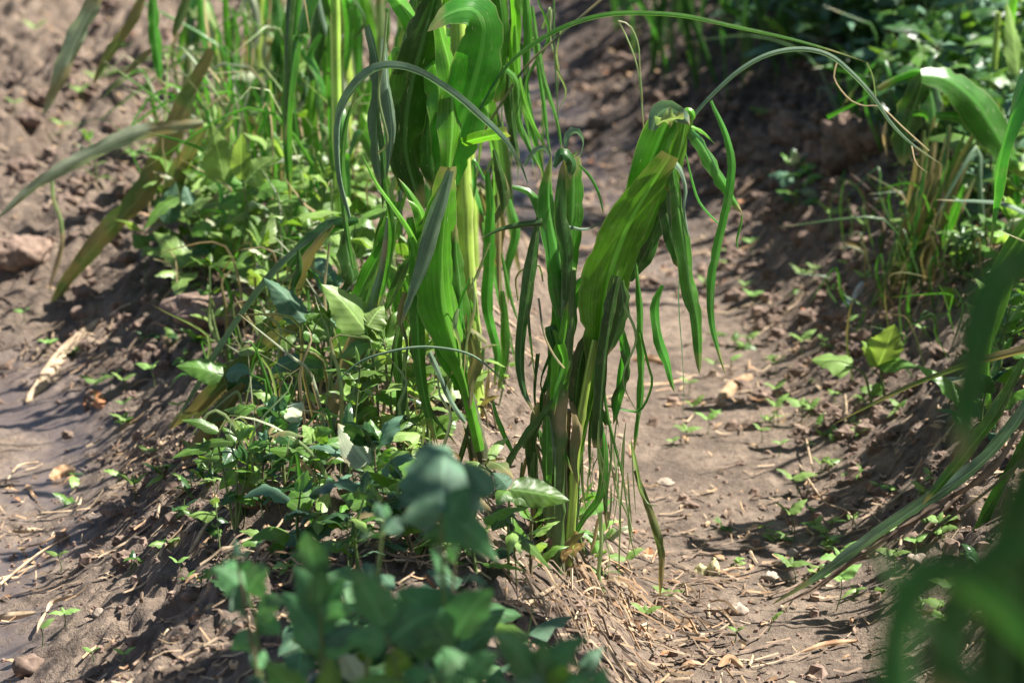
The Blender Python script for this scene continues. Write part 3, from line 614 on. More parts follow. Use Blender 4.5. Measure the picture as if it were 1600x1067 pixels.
maize((400, 250), 'pale sunlit maize plant with one bright drooping leaf above the tall pale weed', [
 ('pale', 34, 0, -.05, [(306, -10), (332, 48), (350, 118), (368, 200), (374, 216)], dict(prof='flat')),
 ('bright', 14, 0, 0, [(352, -10), (356, 60), (360, 110)], B_),
 ('dark', 18, .1, .1, [(318, 20), (304, 80), (312, 130), (300, 180)], B_),
 ('mid', 20, .0, 0, [(410, -20), (416, 50), (424, 120)], B_),
 ('dark', 30, .1, .1, [(435, 10), (434, 60), (440, 110)], B_),
 ('dry', 6, 0, 0, [(424, -10), (418, 60), (424, 130), (428, 200)], F_),
 ('grey', 30, .1, .1, [(410, 90), (385, 120), (370, 145)], dict(prof='both')),
] + strips(40, 270, 460, -40, 100, 70, 210, 4, 15, ('mid', 'wilt', 'pale', 'bright', 'ash', 'dry', 'dark'), 10, (-.2, .3)), [('stalk', 20, [(402, 240), (400, 120), (404, -20), (410, -120)])], Y=6.7, group='maize plants in the rows behind')
maize((240, 470), 'wilted maize plant with long brown-green leaves trailing down the bank at upper left', [
 ('wilt', 42, 0, 0, [(331, 78), (294, 152), (262, 230), (225, 300), (160, 372), (105, 440), (74, 495)], dict(prof='both', fold=.3, rot=.1)),
 ('ash', 30, -.15, -.25, [(318, 194), (268, 200), (200, 215), (137, 245), (62, 286), (-8, 345)], dict(prof='maize', rot=.1)),
 ('wilt', 34, -.1, 0, [(320, 200), (290, 250), (262, 320), (235, 380)], B_),
 ('ash', 34, .1, .1, [(168, -40), (146, 10), (116, 70), (92, 130), (68, 180)], dict(prof='both')),
 ('wilt', 20, .1, .1, [(232, -20), (205, 40), (168, 90), (146, 134)], dict(prof='both')),
 ('wilt', 14, .1, .1, [(238, 76), (215, 96), (196, 116)], B_),
 ('wilt', 18, .1, .1, [(300, -20), (284, 25), (270, 60)], B_),
 ('mid', 22, .1, .1, [(240, -20), (242, 40), (248, 96), (252, 135)], B_),
 ('dry', 10, 0, 0, [(92, 330), (98, 380), (84, 430), (76, 458)], B_),
 ('pale', 8, 0, 0, [(82, 275), (84, 310), (96, 345), (98, 380)], F_),
], [], Y=5.9, group='maize plants in the rows behind')
maize((245, 690), 'fallen maize plant with a grey leaning stalk and ragged leaves over the mud bank', [
 ('wilt', 26, .02, .1, [(520, 350), (480, 400), (452, 460), (400, 540), (340, 610), (290, 670)], dict(prof='both', fold=.6)),
 ('wilt', 32, -.02, .02, [(478, 505), (430, 530), (390, 565), (340, 610), (300, 645), (262, 672)], dict(prof='both', ragged=.3)),
 ('dark', 30, .1, .1, [(560, 345), (530, 350), (498, 366), (462, 400), (448, 430)], dict(prof='both')),
 ('dark', 34, .1, .1, [(540, 360), (545, 400), (552, 440), (530, 470)], dict(prof='both')),
 ('dark', 14, .0, .0, [(466, 390), (468, 420), (458, 450), (462, 475)], B_),
 ('dark', 38, .0, .02, [(480, 620), (466, 660), (448, 700), (430, 740)], dict(prof='both', rot=.3)),
 ('wilt', 34, -.05, -.02, [(382, 600), (350, 640), (316, 690), (282, 720)], dict(prof='both')),
 ('stalkold', 5, .05, .05, [(516, 380), (508, 450), (512, 500), (520, 545)], F_),
 ('grey', 13, .02, .02, [(522, 350), (470, 390), (430, 428), (388, 482), (340, 556), (292, 634), (262, 668)], dict(prof='both', fold=.9)),
], [], Y=4.75, Yoff=0)
# drooping plant D on the right edge
maize((1590, 290), 'bent maize plant drooping at the right edge with a glossy folded bright leaf', [
 ('mid', 64, -.05, 0, [(1440, 118), (1480, 124), (1522, 156), (1552, 200), (1576, 240), (1606, 278)], dict(prof='both', fold=.35, rot=.2)),
 ('mid', 26, -.02, 0, [(1462, 180), (1500, 184), (1524, 200), (1550, 225), (1590, 262)], dict(prof='both')),
 ('dark', 52, 0, 0, [(1446, 116), (1432, 160), (1416, 210), (1412, 260)], dict(prof='both')),
 ('dark', 46, .03, .0, [(1452, 118), (1458, 160), (1462, 200)], B_),
 ('mid', 9, 0, 0, [(1293, 185), (1330, 166), (1354, 152), (1372, 138)], T_),
 ('mid', 12, .0, .0, [(1418, 186), (1430, 178), (1444, 180), (1450, 190)], B_),
 ('dry', 6, 0, 0, [(1384, 190), (1380, 215), (1386, 245)], B_),
 ('wilt', 5, 0, 0, [(1462, 182), (1450, 215), (1446, 245)], F_),
 ('stalkold', 3, 0, 0, [(1484, 196), (1480, 250), (1470, 310)], F_),
], [('bright', 11, [(1585, 262), (1520, 175), (1450, 116), (1405, 122), (1372, 140)], .03, 0)], Y=5.6, group='maize plants on the right ridge')
# sagging clump on the right ridge
cl = []
for k in range(44):
    x0 = random.uniform(1430, 1530); y0 = random.uniform(190, 330); x1 = random.uniform(1345, 1440); y1 = random.uniform(470, 560)
    cl.append((random.choice(['dark', 'wilt', 'dark', 'wilt', 'mid', 'stalkold']), random.choice([3, 4, 5, 8, 12, 20]), random.uniform(-.1, .1), random.uniform(-.1, .05),
               [(x0, y0), (x0 * .7 + x1 * .3 + random.uniform(-8, 8), y0 * .65 + y1 * .35), (x0 * .35 + x1 * .65, y0 * .3 + y1 * .7), (x1, y1)], dict(prof='both', ragged=.2)))
maize((1430, 480), 'sagging wilted maize clump with tangled strips lying down the right bank', cl, [('stalkold', 12, [(1420, 470), (1440, 400), (1470, 320)])], Y=5.75, group='maize plants on the right ridge')
cl = []
for k in range(34):
    x0 = random.uniform(1440, 1600); y0 = random.uniform(200, 300); x1 = x0 + random.uniform(-40, 30); y1 = random.uniform(320, 420)
    cl.append((random.choice(['dark', 'wilt', 'mid', 'pale', 'stalkold']), random.choice([3, 5, 8, 14]), 0, 0, [(x0, y0), ((x0 + x1) / 2 + 6, (y0 + y1) / 2 - 10), (x1, y1)], dict(prof='both')))
maize((1535, 385), 'shredded maize clump with thin upright strips behind the right ridge crest', cl, [('stalk', 12, [(1530, 370), (1545, 200), (1560, 20)])], Y=6.4, group='maize plants on the right ridge')
# long grey-green leaves reaching in low from the right, half dried
maize((1660, 700), 'half-dried maize plant reaching low from the right edge with long brown-margined leaves', [
 ('wilt', 17, 0, .05, [(1650, 545), (1600, 549), (1509, 572), (1418, 606), (1355, 636), (1300, 664)], dict(prof='taper', fold=.6)),
 ('grey', 24, 0, 0, [(1640, 560), (1590, 655), (1532, 724), (1440, 788), (1347, 852), (1270, 906), (1205, 945)], dict(prof='both', ragged=.4, rot=.2, ripple=.4)),
 ('strawdark', 14, -.01, -.01, [(1600, 665), (1545, 738), (1450, 800), (1357, 862), (1280, 915), (1215, 946)], dict(prof='both', ragged=.9, ripple=1.4)),
 ('strawdark', 9, -.012, -.012, [(1560, 715), (1500, 768), (1420, 820), (1340, 872), (1262, 925)], dict(prof='both', ragged=.9, ripple=1.8)),
 ('grey', 15, .03, .03, [(1630, 590), (1580, 660), (1520, 730), (1440, 782), (1360, 835), (1300, 880)], dict(prof='both', fold=.5)),
 ('dark', 22, .02, .05, [(1640, 620), (1600, 700), (1556, 780), (1520, 850), (1500, 900)], B_),
 ('dark', 26, -.05, -.05, [(1600, 560), (1560, 640), (1500, 720), (1440, 790)], dict(prof='both')),
 ('stalkold', 6, 0, 0, [(1620, 700), (1540, 770), (1470, 820), (1440, 850)], F_),
], [('stalkold', 22, [(1640, 690), (1645, 600), (1650, 480)])], Y=4.35, group='maize plants on the right ridge')
# very near maize on the right: only its hanging leaves come into the picture
maize((1790, 1000), 'very near maize plant whose blurred dark green leaf hangs at the right edge', [
 ('darkmatte', 76, 0, 0, [(1760, 420), (1660, 398), (1590, 418), (1550, 470), (1528, 560), (1512, 660), (1500, 730)], dict(prof='both', rot=.1)),
 ('darkmatte', 110, .0, .0, [(1720, 620), (1650, 720), (1600, 860), (1575, 1000), (1560, 1200)], dict(prof='flat', rot=.1)),
 ('darkmatte', 80, .05, .0, [(1740, 540), (1670, 640), (1630, 820), (1620, 960), (1600, 1200)], dict(prof='flat', rot=.3)),
 ('darkmatte', 70, -.1, -.1, [(1720, 880), (1640, 860), (1560, 880), (1500, 960), (1480, 1100)], dict(prof='flat', rot=.2)),
 ('darkmatte', 60, -.3, -.3, [(1700, 1120), (1560, 940), (1450, 900), (1410, 980), (1400, 1200)], dict(prof='flat', rot=.2)),
 ('darkmatte', 46, -.2, -.2, [(1640, 1180), (1500, 1040), (1380, 880), (1362, 840)], dict(prof='maize', rot=.2)),
], [('stalkdark', 70, [(1790, 1000), (1770, 600), (1760, 200), (1750, -300)])], Y=1.6, group='maize plants on the right ridge')
# right-ridge neighbours, most of them added to cast shade, and plants behind
shade = [(.98, 1.25, 2.3, 12, .5), (1.12, 1.75, 2.5, 14, .5), (.95, 2.15, 2.4, 13, .55), (1.15, 2.6, 2.4, 14, .6), (.98, 3.0, 2.3, 12, .6), (1.2, 3.4, 2.35, 12, .8), (1.1, 3.8, 2.4, 12, .8), (.95, 4.15, 2.5, 10, .86), (1.12, 4.75, .62, 7, .12), (1.25, 5.15, .8, 7, .12), (1.28, 6.5, .9, 8, .12), (1.35, 7.2, 1.3, 9, .2), (1.45, 8.0, 1.7, 11, .3), (1.5, 8.9, 1.9, 12, .3), (1.3, 9.6, 1.8, 12, .3), (1.0, 4.85, .66, 9, .3), (1.5, 5.3, .72, 9, .3), (.95, 2.75, 2.6, 13, .84), (.9, 3.25, 2.6, 12, .86), (1.0, 1.95, 2.6, 12, .82), (1.25, 6.9, 1.9, 10, .6), (1.1, 7.6, 2.0, 12, .5), (1.0, 8.4, 2.0, 12, .5), (.9, 9.2, 2.1, 12, .45), (.75, 10.0, 2.2, 12, .4), (1.15, 9.9, 2.2, 12, .3), (.7, 10.9, 2.2, 12, .3), (1.3, 10.6, 2.2, 12, .2)]
lab = ['tall maize plant level with the viewer on the right ridge', 'second tall maize plant from the viewer on the right ridge', 'third tall maize plant from the viewer on the right ridge', 'fourth tall maize plant from the viewer on the right ridge', 'fifth tall maize plant from the viewer on the right ridge',
       'tall maize plant with leaves only near its top on the right ridge', 'last but one of the tall near maize plants on the right ridge', 'last of the tall near maize plants on the right ridge', 'low broken maize plant on the right ridge by the brown-margined leaves', 'maize plant on the right ridge behind the brown-margined leaves',
       'maize plant on the right ridge near the bent glossy one', 'maize plant on the right ridge beyond the bent glossy one', 'tall maize plant shading the far right bank', 'second tall maize plant shading the far right bank', 'knee-high maize plant just past the right edge above the furrow pebbles', 'knee-high maize plant past the right edge behind the curved root', 'very tall stripped maize plant overhanging the near weeds', 'second very tall stripped maize plant overhanging the near weeds', 'very tall stripped maize plant beside the hanging dark leaf', 'tall maize plant behind the tangle of the far right bank'] + ['maize plant far up the right ridge, hidden in shade above the top edge'] * 8
for i, ((x, y, h, nl, f0), l) in enumerate(zip(shade, lab)):
    auto_maize(x, y, h, nl, 40 + i, l, group='maize plants on the right ridge', droop=.8 if h > 2 else 1.0, lw=.085 if h > 1.5 else .055, llen=.95 if h > 1.5 else .45, sr=.013, f0=f0)
back = [(-.34, 5.5, 1.1, 'leafy maize plant on the middle ridge just behind the thick yellow-green stalk'), (-.44, 7.1, 1.2, 'green maize plant on the middle ridge above the pale weed'),
        (-.50, 7.9, 1.2, 'blurred maize plant on the middle ridge near the top of the photo'), (-.62, 8.7, 1.2, 'blurred maize plant far along the middle ridge'),
        (-.26, 6.3, 1.1, 'dense maize plant between the thick stalk and the broad sunlit leaves'), (-.08, 5.75, 1.1, 'maize plant with hanging strips just right of the broad sunlit leaves'), (-.14, 5.15, 1.0, 'maize plant close behind the tall stalk with broad leaves')]
for i, (x, y, h, l) in enumerate(back):
    auto_maize(x, y, h, 10, 80 + i, l, droop=1.1, lw=.034, spread=.6, llen=.5, mats=('mid', 'dark', 'bright', 'mid', 'wilt'))

# ------------------------------------------------------------------ weeds
def wleaf(mb, p0, p1, wid, m, side=0., droop=.15, fold=.3, serr=9, rot=0., seed=0, prof='ovate', normal=None):
    p0 = Vector(p0); p1 = Vector(p1); L = (p1 - p0).length; up = Vector((0, 0, 1))
    mid = p0.lerp(p1, .5) + up * L * droop
    ribbon(mb, [p0, mid, p1], wid, m, prof=prof, rot=rot, fold=fold, ripple=.10, serr=serr, seed=seed, n=22, across=9, normal=normal)
def weed(base_px, label, leaves, stems, Y=None, mat='weed', group='broadleaf weeds on the ridges', smat='stem', name='broadleaf_weed', sw=5):
    if Y is None: b = G(*base_px)
    else: p = P(base_px[0], base_px[1], Y); b = Vector((p.x, Y, hz(p.x, Y)))
    rt = root(name, b, label, 'weed', group); sc = scale_at(b.y); near = b.y < 3.2
    mb = MB()
    for st in stems:
        q = [P(x, y, b.y) for x, y in st]
        if (q[0] - b).length < .12: q[0] = b - Vector((0, 0, .01))
        tube(mb, q, sw * sc / 2 * 1.1, sw * sc / 2 * .7, M[smat], n=16, k=6)
    mb.build('stem', rt, b)
    for i, lf in enumerate(leaves):
        x0, y0, x1, y1, wp = lf[:5]; o = lf[5] if len(lf) > 5 else {}
        m = M[o.get('m', mat)]; rnd = random.Random(int(x0 * 3 + y1 * 7 + wp)); dz = o.get('dz', rnd.uniform(-.04, .03))
        mb = MB(); p0 = P(x0, y0, b.y); p1 = P(x1, y1, b.y + dz)
        rot = o.get('rot', rnd.uniform(-.5, .5)); wleaf(mb, p0, p1, wp * 1.2 * sc / max(.6, math.cos(rot)), m, rot=rot * (1 if near else .5), normal=None if near else Vector((.34 + rnd.uniform(-.2, .2), -.62, .62 + rnd.uniform(-.2, .2))), droop=o.get('droop', .08), seed=i + int(x0), fold=o.get('fold', .25), serr=o.get('serr', 9), prof=o.get('prof', 'ovate'))
        if o.get('pet', 0) or True:
            pass
        mb.build('leaf', rt, b)
    return rt
weed((465, 660), 'weed with a curled greyish leaf standing on the mud bank', [(478, 502, 412, 434, 44, dict(m='weedgrey', fold=.5)), (470, 505, 500, 490, 14), (474, 520, 500, 535, 20), (470, 560, 420, 585, 26, dict(m='weedgrey')), (470, 555, 515, 575, 30, dict(m='weedgrey')), (455, 600, 440, 640, 24), (462, 590, 485, 615, 22)], [[(465, 660), (468, 590), (472, 505)]])
weed((592, 690), 'weed topped by one large pale leaf beside the maize shoots', [(574, 520, 502, 444, 62, dict(m='weedlight')), (574, 510, 600, 478, 44, dict(m='weedlight')), (578, 535, 530, 560, 30), (580, 540, 640, 530, 24, dict(m='weedlight')), (585, 580, 560, 620, 30), (588, 590, 625, 560, 34, dict(m='weedlight')), (590, 610, 640, 640, 34), (590, 640, 555, 660, 24)], [[(592, 690), (588, 600), (574, 520)]])
weed((372, 690), 'weed with a dappled round leaf at the left of the ridge', [(350, 588, 275, 572, 42), (352, 585, 398, 580, 30, dict(m='weedgrey')), (362, 595, 376, 622, 26, dict(m='weeddark')), (368, 600, 420, 610, 22, dict(m='weedgrey')), (366, 640, 330, 660, 20)], [[(372, 690), (368, 640), (350, 588)]])
weed((590, 800), 'weed with an upright toothed pale leaf below the maize shoots', [(587, 738, 576, 664, 48, dict(m='weedlight', serr=11, droop=.02)), (587, 740, 562, 745, 22, dict(m='weedlight')), (590, 745, 618, 740, 24, dict(m='weedlight')), (590, 742, 640, 705, 36, dict(m='weedlight')), (592, 760, 640, 775, 24), (592, 770, 555, 790, 20)], [[(590, 800), (588, 740)]])
weed((368, 830), 'bushy green weed with pointed leaves lowest on the left flank', [(342, 675, 283, 656, 18), (372, 690, 300, 702, 16), (386, 702, 426, 692, 16), (330, 700, 268, 716, 16), (368, 690, 344, 665, 14), (370, 684, 400, 668, 16), (372, 720, 330, 730, 22), (372, 735, 398, 738, 16), (370, 740, 342, 765, 22), (372, 745, 402, 762, 20), (368, 700, 350, 726, 24, dict(m='weeddark')), (372, 700, 392, 726, 24, dict(m='weeddark')), (366, 720, 310, 722, 14), (370, 770, 345, 790, 18, dict(m='weeddark')), (370, 775, 400, 790, 18)], [[(368, 830), (370, 760), (366, 690)], [(370, 740), (390, 705)], [(370, 740), (340, 690)]])
weed((492, 800), 'weed with a flat oval leaf catching sun in the middle of the left flank', [(490, 722, 413, 702, 28), (492, 690, 472, 664, 30, dict(m='weedlight')), (494, 688, 520, 672, 28), (496, 700, 556, 692, 26), (494, 712, 540, 722, 24), (494, 715, 500, 735, 18), (492, 740, 450, 750, 20, dict(m='weeddark')), (492, 745, 530, 760, 20)], [[(492, 800), (492, 700)]])
weed((795, 905), 'weed with a crinkled oval leaf in front of the dark maize stalk', [(797, 764, 890, 782, 50, dict(serr=20, droop=.02)), (795, 770, 832, 792, 26), (795, 762, 770, 738, 30, dict(m='weedgrey')), (795, 765, 776, 790, 26), (795, 800, 768, 830, 30, dict(m='weeddark')), (796, 830, 862, 890, 22), (795, 850, 836, 846, 20, dict(m='weeddark'))], [[(795, 905), (794, 830), (796, 764)]])
weed((770, 700), 'pale weed leaf pair behind the cut-top maize shoot', [(736, 602, 802, 640, 36, dict(m='weedlight')), (742, 655, 800, 690, 30), (760, 640, 742, 600, 26, dict(m='weedlight')), (760, 660, 790, 672, 24, dict(m='weedlight'))], [[(770, 700), (760, 650), (738, 604)]], Y=5.0)
weed((392, 470), 'tall pale weed with toothed leaves at upper left of the ridge', [(352, 286, 330, 192, 52, dict(m='weedlight', droop=.02)), (376, 282, 378, 208, 30, dict(m='weedlight')), (382, 286, 430, 246, 40, dict(m='weedlight')), (395, 300, 466, 292, 30), (420, 312, 468, 346, 28, dict(m='weedlight')), (384, 290, 336, 275, 24), (384, 300, 410, 282, 30), (380, 310, 340, 325, 28), (384, 330, 350, 360, 28), (388, 340, 420, 370, 28), (388, 350, 362, 372, 22), (390, 380, 420, 400, 22), (386, 300, 372, 330, 26)], [[(392, 470), (390, 380), (382, 285)]])
weed((330, 470), 'pinkish-grey leaved weed left of the tall pale weed', [(300, 320, 288, 290, 24, dict(m='weedgrey')), (262, 350, 275, 285, 36, dict(m='weedgrey')), (320, 350, 345, 385, 26), (330, 350, 300, 370, 30), (330, 380, 300, 400, 26, dict(m='weeddark')), (335, 390, 360, 410, 26)], [[(330, 470), (325, 380), (300, 320)]])
weed((1384, 625), 'weed with a cupped pale leaf and a curled darker one on the right bank', [(1372, 572, 1398, 506, 54, dict(m='weedlight', droop=-.05)), (1372, 572, 1346, 532, 22, dict(m='weedlight')), (1372, 570, 1436, 574, 26), (1378, 600, 1360, 620, 14)], [[(1384, 625), (1374, 570)]])
weed((1365, 640), 'weed with a single pale angular leaf pointing down the right bank', [(1332, 573, 1268, 562, 44, dict(m='weedlight', serr=3, prof='cordate'))], [[(1365, 640), (1350, 585), (1322, 572)]])
weed((1420, 440), 'small oval leaf on a stalk above the sagging maize clump', [(1424, 358, 1388, 342, 20, dict(m='weedlight', serr=0))], [[(1420, 440), (1428, 390), (1422, 356)]], sw=3)
weed((1560, 250), 'weed with a big beetle-eaten leaf above the bent glossy maize', [(1522, 106, 1406, 48, 52, dict(droop=-.02, m='weed')), (1548, 118, 1518, 78, 30), (1540, 110, 1490, 116, 22), (1560, 130, 1590, 100, 30)], [[(1560, 250), (1550, 160), (1522, 106)], [(1524, 108), (1470, 78), (1440, 62)]], Y=6.6)
weed((1600, 300), 'weed with tall wavy green leaves at the upper right edge', [(1592, 120, 1572, 0, 40, dict(m='weedlight')), (1590, 100, 1560, 40, 26), (1600, 110, 1640, 60, 50), (1595, 130, 1570, 118, 24)], [[(1600, 300), (1596, 200), (1592, 118)]], Y=6.2)
weed((1480, 560), 'rounded weed leaves low on the right bank behind the hanging dark leaf', [(1560, 485, 1520, 465, 26), (1525, 470, 1480, 480, 30), (1500, 480, 1470, 450, 24), (1490, 500, 1500, 470, 18)], [[(1500, 560), (1530, 500), (1600, 500)]], Y=5.5)
# foreground weeds, close to the lens and in shade
weed((700, 1190), 'tall near weed with a very large greyish leaf in front of the maize', [(690, 800, 700, 696, 130, dict(m='weedgrey', prof='cordate', serr=5, droop=.2, rot=.2, dz=.10)), (690, 806, 634, 745, 84, dict(m='weedgrey', prof='cordate', droop=0, dz=.12, rot=-.2)), (694, 806, 762, 752, 90, dict(m='weedgrey', prof='cordate', droop=0, dz=.10, rot=.3)), (692, 800, 622, 818, 42, dict(m='weedgrey')), (695, 800, 778, 878, 54, dict(m='weedsoft')), (697, 810, 735, 760, 46, dict(m='weedsoft')), (695, 830, 740, 860, 30, dict(m='weedsoft')), (692, 826, 660, 845, 26, dict(m='weedsoft')), (768, 775, 720, 720, 40, dict(m='weedgrey')), (706, 1000, 620, 920, 90, dict(m='weedsoft')), (706, 1000, 770, 920, 70, dict(m='weedsoft')), (706, 1010, 660, 960, 80, dict(m='weedsoft'))], [[(712, 1190), (700, 1000), (692, 900), (690, 800)]], Y=2.75, mat='weedsoft', group='shaded weeds near the lens', sw=9)
weed((500, 1200), 'near weed with crowded upright leaves at the bottom of the photo', [(492, 900, 478, 830, 46, dict(m='weedsoft')), (494, 905, 512, 848, 30, dict(m='weedgrey')), (500, 960, 458, 882, 50), (500, 960, 500, 890, 44, dict(m='weedsoft')), (502, 962, 540, 900, 40), (505, 1010, 440, 925, 64, dict(m='weedsoft')), (505, 1000, 578, 985, 36, dict(m='weedgrey')), (505, 1020, 575, 1000, 34, dict(m='weedsoft')), (505, 1010, 470, 990, 36, dict(m='weedsoft')), (503, 970, 560, 950, 34), (500, 970, 480, 940, 30, dict(m='weedsoft'))], [[(506, 1200), (504, 1050), (500, 960), (492, 898)]], Y=2.75, mat='weedsoft', group='shaded weeds near the lens', sw=8)
weed((470, 1300), 'near weed with bright leaf tips rising from the bottom edge', [(478, 1110, 412, 1030, 62, dict(m='weed')), (510, 1110, 516, 1024, 42, dict(m='weed')), (530, 1100, 640, 1066, 46, dict(m='weed')), (520, 1100, 570, 1090, 40, dict(m='weed'))], [[(500, 1300), (508, 1100)]], Y=2.55, mat='weedsoft', group='shaded weeds near the lens', sw=8)
weed((400, 1080), 'near weed with two wide dark leaves spread like wings', [(386, 925, 332, 886, 46, dict(m='weedsoft')), (386, 925, 420, 888, 44, dict(m='weedsoft')), (390, 930, 360, 955, 34, dict(m='weedgrey')), (400, 960, 445, 940, 40, dict(m='weedsoft')), (400, 970, 440, 990, 40, dict(m='weedsoft')), (400, 1000, 360, 1015, 40, dict(m='weedsoft'))], [[(410, 1080), (400, 980), (386, 925)]], Y=2.95, mat='weedsoft', group='shaded weeds near the lens', sw=7)
weed((640, 1250), 'near weed with a wide smooth dark leaf under the large greyish one', [(600, 980, 548, 888, 62, dict(m='weedsoft')), (610, 1000, 690, 950, 70, dict(m='weedsoft')), (600, 1010, 540, 1000, 50, dict(m='weedsoft')), (640, 1030, 600, 1060, 50, dict(m='wilt' if 0 else 'weed')), (640, 1020, 700, 1000, 56, dict(m='weedsoft')), (650, 1040, 650, 1080, 40)], [[(640, 1250), (620, 1050), (600, 985)]], Y=2.6, mat='weedsoft', group='shaded weeds near the lens', sw=7)
weed((850, 1260), 'near weed with folded green leaves at the bottom centre', [(838, 1056, 766, 985, 48, dict(m='weedsoft')), (846, 1050, 920, 992, 40), (845, 1060, 850, 1000, 36), (850, 1090, 800, 1060, 46, dict(m='weedgrey')), (855, 1090, 930, 1060, 44), (935, 1090, 945, 1040, 34), (860, 1080, 890, 1040, 34, dict(m='weed'))], [[(852, 1260), (846, 1120), (842, 1050)]], Y=2.55, mat='weedsoft', group='shaded weeds near the lens', sw=7)
weed((740, 1200), 'near weed filling the gap between the crowded and folded weeds', [(730, 1060, 690, 1010, 50), (732, 1060, 780, 1020, 46, dict(m='weedsoft')), (735, 1080, 700, 1065, 50, dict(m='weedsoft')), (740, 1100, 800, 1085, 50)], [[(740, 1200), (732, 1060)]], Y=2.65, mat='weedsoft', group='shaded weeds near the lens', sw=7)

def auto_weed(x, y, h, pairs, ll, seed, label, mats, group='broadleaf weeds on the ridges', name='broadleaf_weed'):
    rnd = random.Random(seed); b = Vector((x, y, hz(x, y))); rt = root(name, b, label, 'weed', group)
    top = b + Vector((rnd.uniform(-.15, .15) * h, rnd.uniform(-.15, .15) * h, h)); sp = [b - Vector((0, 0, .01)), b.lerp(top, .5) + Vector((rnd.uniform(-.01, .01), 0, 0)), top]
    mb = MB(); tube(mb, sp, .0028 + h * .006, .0015, M['stem' if rnd.random() < .7 else 'stemred'], n=14, k=6)
    cc = catmull(sp, 30); fb = MB(); a0 = rnd.uniform(0, 3); wr = rnd.choice((.34, .5, .6, .75, .85)); pf = rnd.choice(('ovate', 'ovate', 'cordate')); se = rnd.choice((0, 7, 11)); ll *= rnd.choice((.75, 1, 1, 1.25))
    def put(p, a, L, el):
        d = Vector((math.cos(a) * math.cos(el), math.sin(a) * math.cos(el), math.sin(el))); s = p + d * L * .18
        e = s + d * L; nrm = (d.cross(Vector((0, 0, 1))).cross(d)).normalized(); nrm = (nrm + Vector((rnd.uniform(-.4, .4), rnd.uniform(-.4, .4), 0))).normalized()
        tube(mb, [p, s], .0011, .0009, M['stem'], n=3, k=4)
        wleaf(fb, s, e, L * wr * rnd.uniform(.85, 1.1), M['ash' if rnd.random() < .05 else rnd.choice(mats)], droop=rnd.uniform(.0, .26), fold=rnd.uniform(.1, .6), serr=se, prof=pf, seed=rnd.randrange(9999), normal=nrm)
    for i in range(pairs):
        f = .22 + .75 * i / max(1, pairs - 1); p = cc[int(f * 29)]; a = a0 + (i % 2) * math.pi / 2 + rnd.uniform(-.3, .3); L = ll * (1.05 - .4 * abs(f - .55)) * rnd.uniform(.75, 1.2)
        for s in (0, math.pi):
            put(p, a + s + rnd.uniform(-.2, .2), L * rnd.uniform(.8, 1.1), rnd.uniform(-.25, .5) + f * .25)
            if rnd.random() < .5:   # axillary shoot
                put(p + Vector((0, 0, .004)), a + s + rnd.uniform(-.8, .8), L * .45, rnd.uniform(.3, 1.0))
    for k in range(3): put(top, rnd.uniform(0, 6.3), ll * .5, rnd.uniform(.5, 1.2))
    mb.build('stem', rt, b); fb.build('foliage', rt, b)
LT = ('weed', 'weedlight', 'weed'); SH = ('weed', 'weeddark', 'weedgrey')  # sun and shade put into the leaf colours: LT lighter, SH darker
